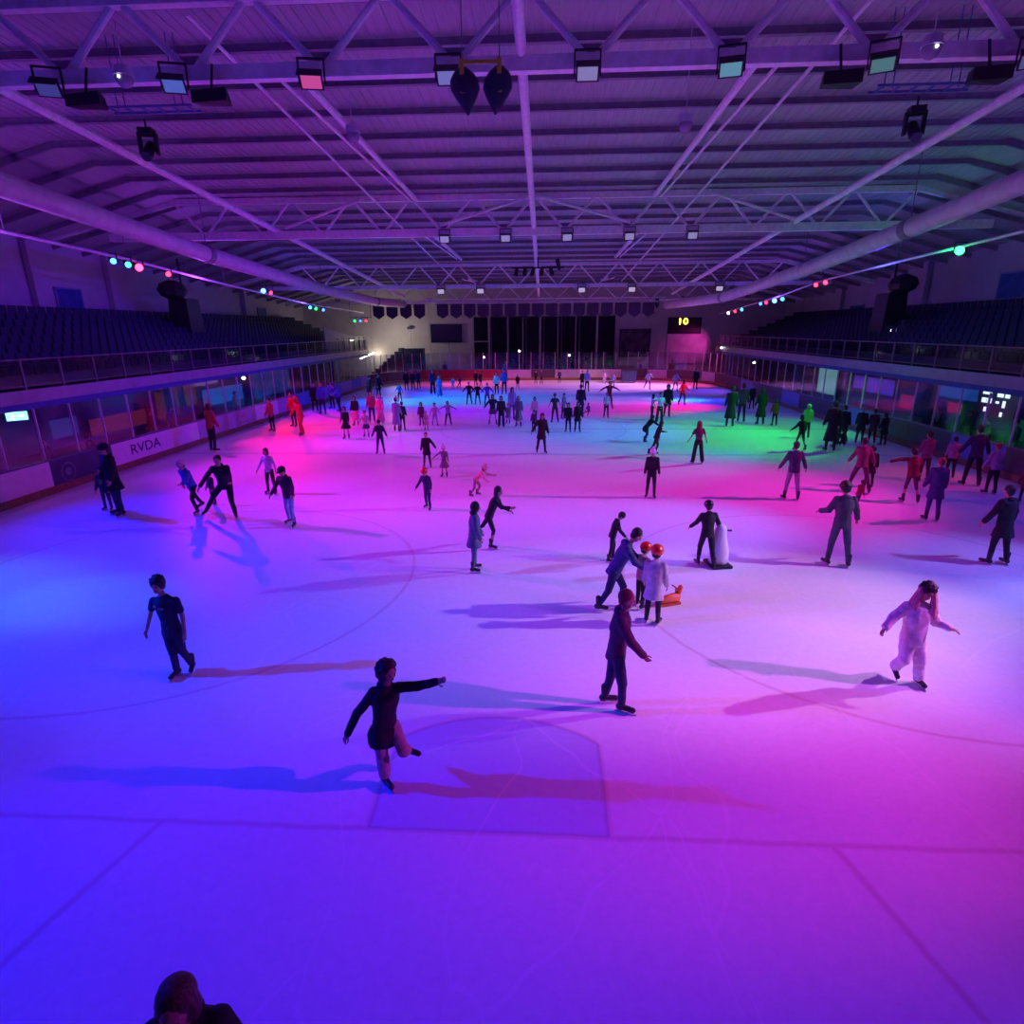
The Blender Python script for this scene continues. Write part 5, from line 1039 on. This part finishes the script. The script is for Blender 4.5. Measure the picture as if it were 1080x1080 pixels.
 (13.85, 13.94, 1.85, 'a', 10, 'armsdownout', 'jacket', 'navy', 'pants', 'black', 'short', 'black', 'tall skater in navy with arms out near right boards'),
 (13.75, 12.95, 1.51, 'a', 0, 'stand', 'jacket', 'lilac', 'pants', 'black', 'short', 'rustred', 'person in pale lilac puffer jacket next to tall navy skater'),
 (10.01, 7.36, 1.67, 'a', 345, 'armsdownout', 'coat', 'black', 'pants', 'black', 'short', 'black', 'large man in black coat with arms away from body at far right of the ice'),
 (14.04, 12.06, 1.1, 'a', 10, 'stand', 'coat', 'rustred', 'pants', 'black', 'short', 'black', 'person in dull red coat partly cut by right edge of the picture'),
 (6.65, 7.14, 1.77, 'a', 5, 'pocket', 'jacket', 'greyplum', 'pants', 'slate', 'beanie', 'brown', 'man in grey-lilac jacket seen from behind at right middle'),
 (9.15, 11.37, 0.84, 'k', 60, 'stride', 'jacket', 'rustred', 'pants', 'plum', 'short', 'brown', 'small child in dull red behind head of man in grey-lilac jacket'),
 (3.93, 7.05, 1.39, 'a', 355, 'glide', 'jacket', 'black', 'pants', 'black', 'helmet', 'black', 'skater in black with black helmet holding white skating aid'),
 (2.01, 7.25, 1.13, 'a', 90, 'lookdown', 'jacket', 'black', 'pants', 'black', 'beanie', 'black', 'dark clad skater with cap directly behind stooping man in blue'),
 (2.28, 5.05, 1.23, 'k', 60, 'stand', 'jacket', 'pinkgrey', 'pants', 'black', 'helmet', 'red', 'child in pinkish coat and red helmet, left one of the red helmet pair'),
 (2.39, 4.48, 1.38, 'k', 20, 'stand', 'coat', 'palegrey', 'pants', 'black', 'helmet', 'red', 'child in pale grey coat and red helmet, right one of the red helmet pair'),
]
for c in CROWD:
    dist_ = c[1]+4.6
    person(*c, vox=.013 if dist_ < 13 else .018 if dist_ < 22 else .026 if dist_ < 36 else .034, near=dist_ < 13)
# red helmet kids' orange aid and the white aid
def skating_aid(x, y, rz, m1, m2, label, white):
    t = thing('skating_aid', label, 'skating aid', (x, y, 0), R(rz))
    t.scale = (1, 1, 1) if white else (.6, .6, .75)
    if white:
        g = G(); g.loft([(Vector((0, 0, z)), Vector((1, 0, 0)), Vector((0, 1, 0)), a, b) for z, a, b in ((.03, .16, .14), (.1, .2, .18), (.35, .2, .18), (.55, .15, .14), (.66, .12, .11), (.8, .12, .11), (.9, .06, .06))], n=16); g.build('aid_body', m1, t, smooth=True)
        g = G(); g.box((0, 0, .03), (.42, .5, .05)); g.build('runner_base', m2, t)
        for sg in (-1, 1): g = G(); g.tube((sg*.12, .05, .75), (sg*.28, .1, .72), .02); g.build('hand_grip', m2, t)
    else:
        g = G(); g.cap((-.35, 0, .14), (.25, 0, .17), .1, .13, 12); g.cap((.25, 0, .17), (.36, 0, .4), .1, .08, 12); g.cap((-.35, 0, .14), (-.55, 0, .24), .08, .03, 10); g.build('aid_body', m1, t, smooth=True)
        g = G(); g.box((0, 0, .03), (.7, .24, .05)); g.build('runner_base', m2, t)
        g = G(); g.tube((.2, -.2, .42), (.2, .2, .42), .02); g.tube((.2, 0, .25), (.2, 0, .42), .02); g.build('handle_bar', m2, t)
skating_aid(4.22, 7.12, 10, mat('aid_white', (.8, .78, .8), .4, .04, 4), HOUS, 'white rounded skating aid held by skater in black helmet', True)
skating_aid(2.82, 5.2, 20, mat('aid_orange', (.8, .18, .08), .4, .06, 4), mat('aid_base', (.5, .1, .05), .4), 'orange skating aid in front of the red helmet pair', False)
# bag and tray of the onlookers
# ---- onlookers behind the glass
OTHERS = [
 (-15.9, 13.7, 1.45, 'a', 100, 'stand', 'jacket', 'black', 'pants', 'black', 'short', 'black', 'dark onlooker behind the near left boards, first from left'),
 (-15.9, 15.6, 1.4, 'a', 80, 'stand', 'hoodie', 'black', 'pants', 'black', 'hood', 'black', 'dark hooded onlooker behind the navy advert board on the left'),
 (-16.2, 19.6, 1.7, 'a', 60, 'stand', 'jacket', 'rustred', 'pants', 'black', 'short', 'black', 'onlooker in dull red behind the left glass, first of two'),
 (-16.4, 21.4, 1.6, 'a', 120, 'stand', 'coat', 'plum', 'pants', 'black', 'bob', 'black', 'onlooker in plum coat behind the left glass, second of two'),
 (-16.3, 27.0, 1.7, 'a', 70, 'stand', 'jacket', 'rust', 'pants', 'navy', 'short', 'black', 'onlooker in dull orange behind the left glass farther away'),
 (16.9, 16.6, 1.75, 'a', 270, 'stand', 'coat', 'black', 'pants', 'black', 'short', 'black', 'dark onlooker behind the right boards, nearest of four'),
 (16.7, 17.6, 1.65, 'a', 290, 'stand', 'jacket', 'black', 'pants', 'black', 'short', 'black', 'dark onlooker behind the right boards, second of four'),
 (16.9, 18.9, 1.8, 'a', 260, 'stand', 'coat', 'black', 'pants', 'black', 'beanie', 'black', 'dark hatted onlooker behind the right boards, third of four'),
 (16.8, 20.6, 1.7, 'a', 280, 'stand', 'hoodie', 'darkgreen', 'pants', 'black', 'hood', 'black', 'dark hooded onlooker behind the right boards, farthest of four'),
 (-9.3, 55.2, 1.75, 'a', 180, 'stand', 'coat', 'navy', 'pants', 'black', 'short', 'black', 'dark onlooker behind the far glass at left'),
 (-3.2, 55.1, 1.8, 'a', 180, 'stand', 'jacket', 'blue', 'pants', 'black', 'short', 'brown', 'onlooker in blue behind the far glass left of centre'),
 (4.6, 55.0, 1.75, 'a', 180, 'stand', 'jacket', 'rustred', 'pants', 'black', 'bob', 'black', 'onlooker in dull red behind the far glass right of centre'),
 (9.8, 55.1, 1.75, 'a', 180, 'stand', 'jacket', 'blue', 'pants', 'black', 'short', 'black', 'onlooker in bright blue behind the far glass below the mural'),
 (13.0, 55.3, 1.75, 'a', 180, 'stand', 'jacket', 'red', 'pants', 'black', 'short', 'brown', 'onlooker in red behind the far glass below the scoreboard'),
]
for c in OTHERS: person(*c, vox=.03, group='onlookers behind the glass', skates=False, z0=-.08)
bake_soft()

# ---- repeats that look alike are told apart by their order
ORD = ['first', 'second', 'third', 'fourth', 'fifth', 'sixth', 'seventh', 'eighth', 'ninth', 'tenth', 'eleventh', 'twelfth', 'thirteenth', 'fourteenth', 'fifteenth', 'sixteenth', 'seventeenth']
by = {}
for o in bpy.data.objects:
    if o.parent is None and 'label' in o and 'group' in o: by.setdefault((o['group'], o['label']), []).append(o)
for (gr, lb), L_ in by.items():
    if len(L_) < 2: continue
    xs_ = [o.location.x for o in L_]; ys_ = [o.location.y for o in L_]
    across = (max(xs_)-min(xs_)) > (max(ys_)-min(ys_))
    L_.sort(key=lambda o: o.location.x if across else o.location.y)
    for i, o in enumerate(L_): o['label'] = lb + ', %s from the %s' % (ORD[i], 'left' if across else 'near end')
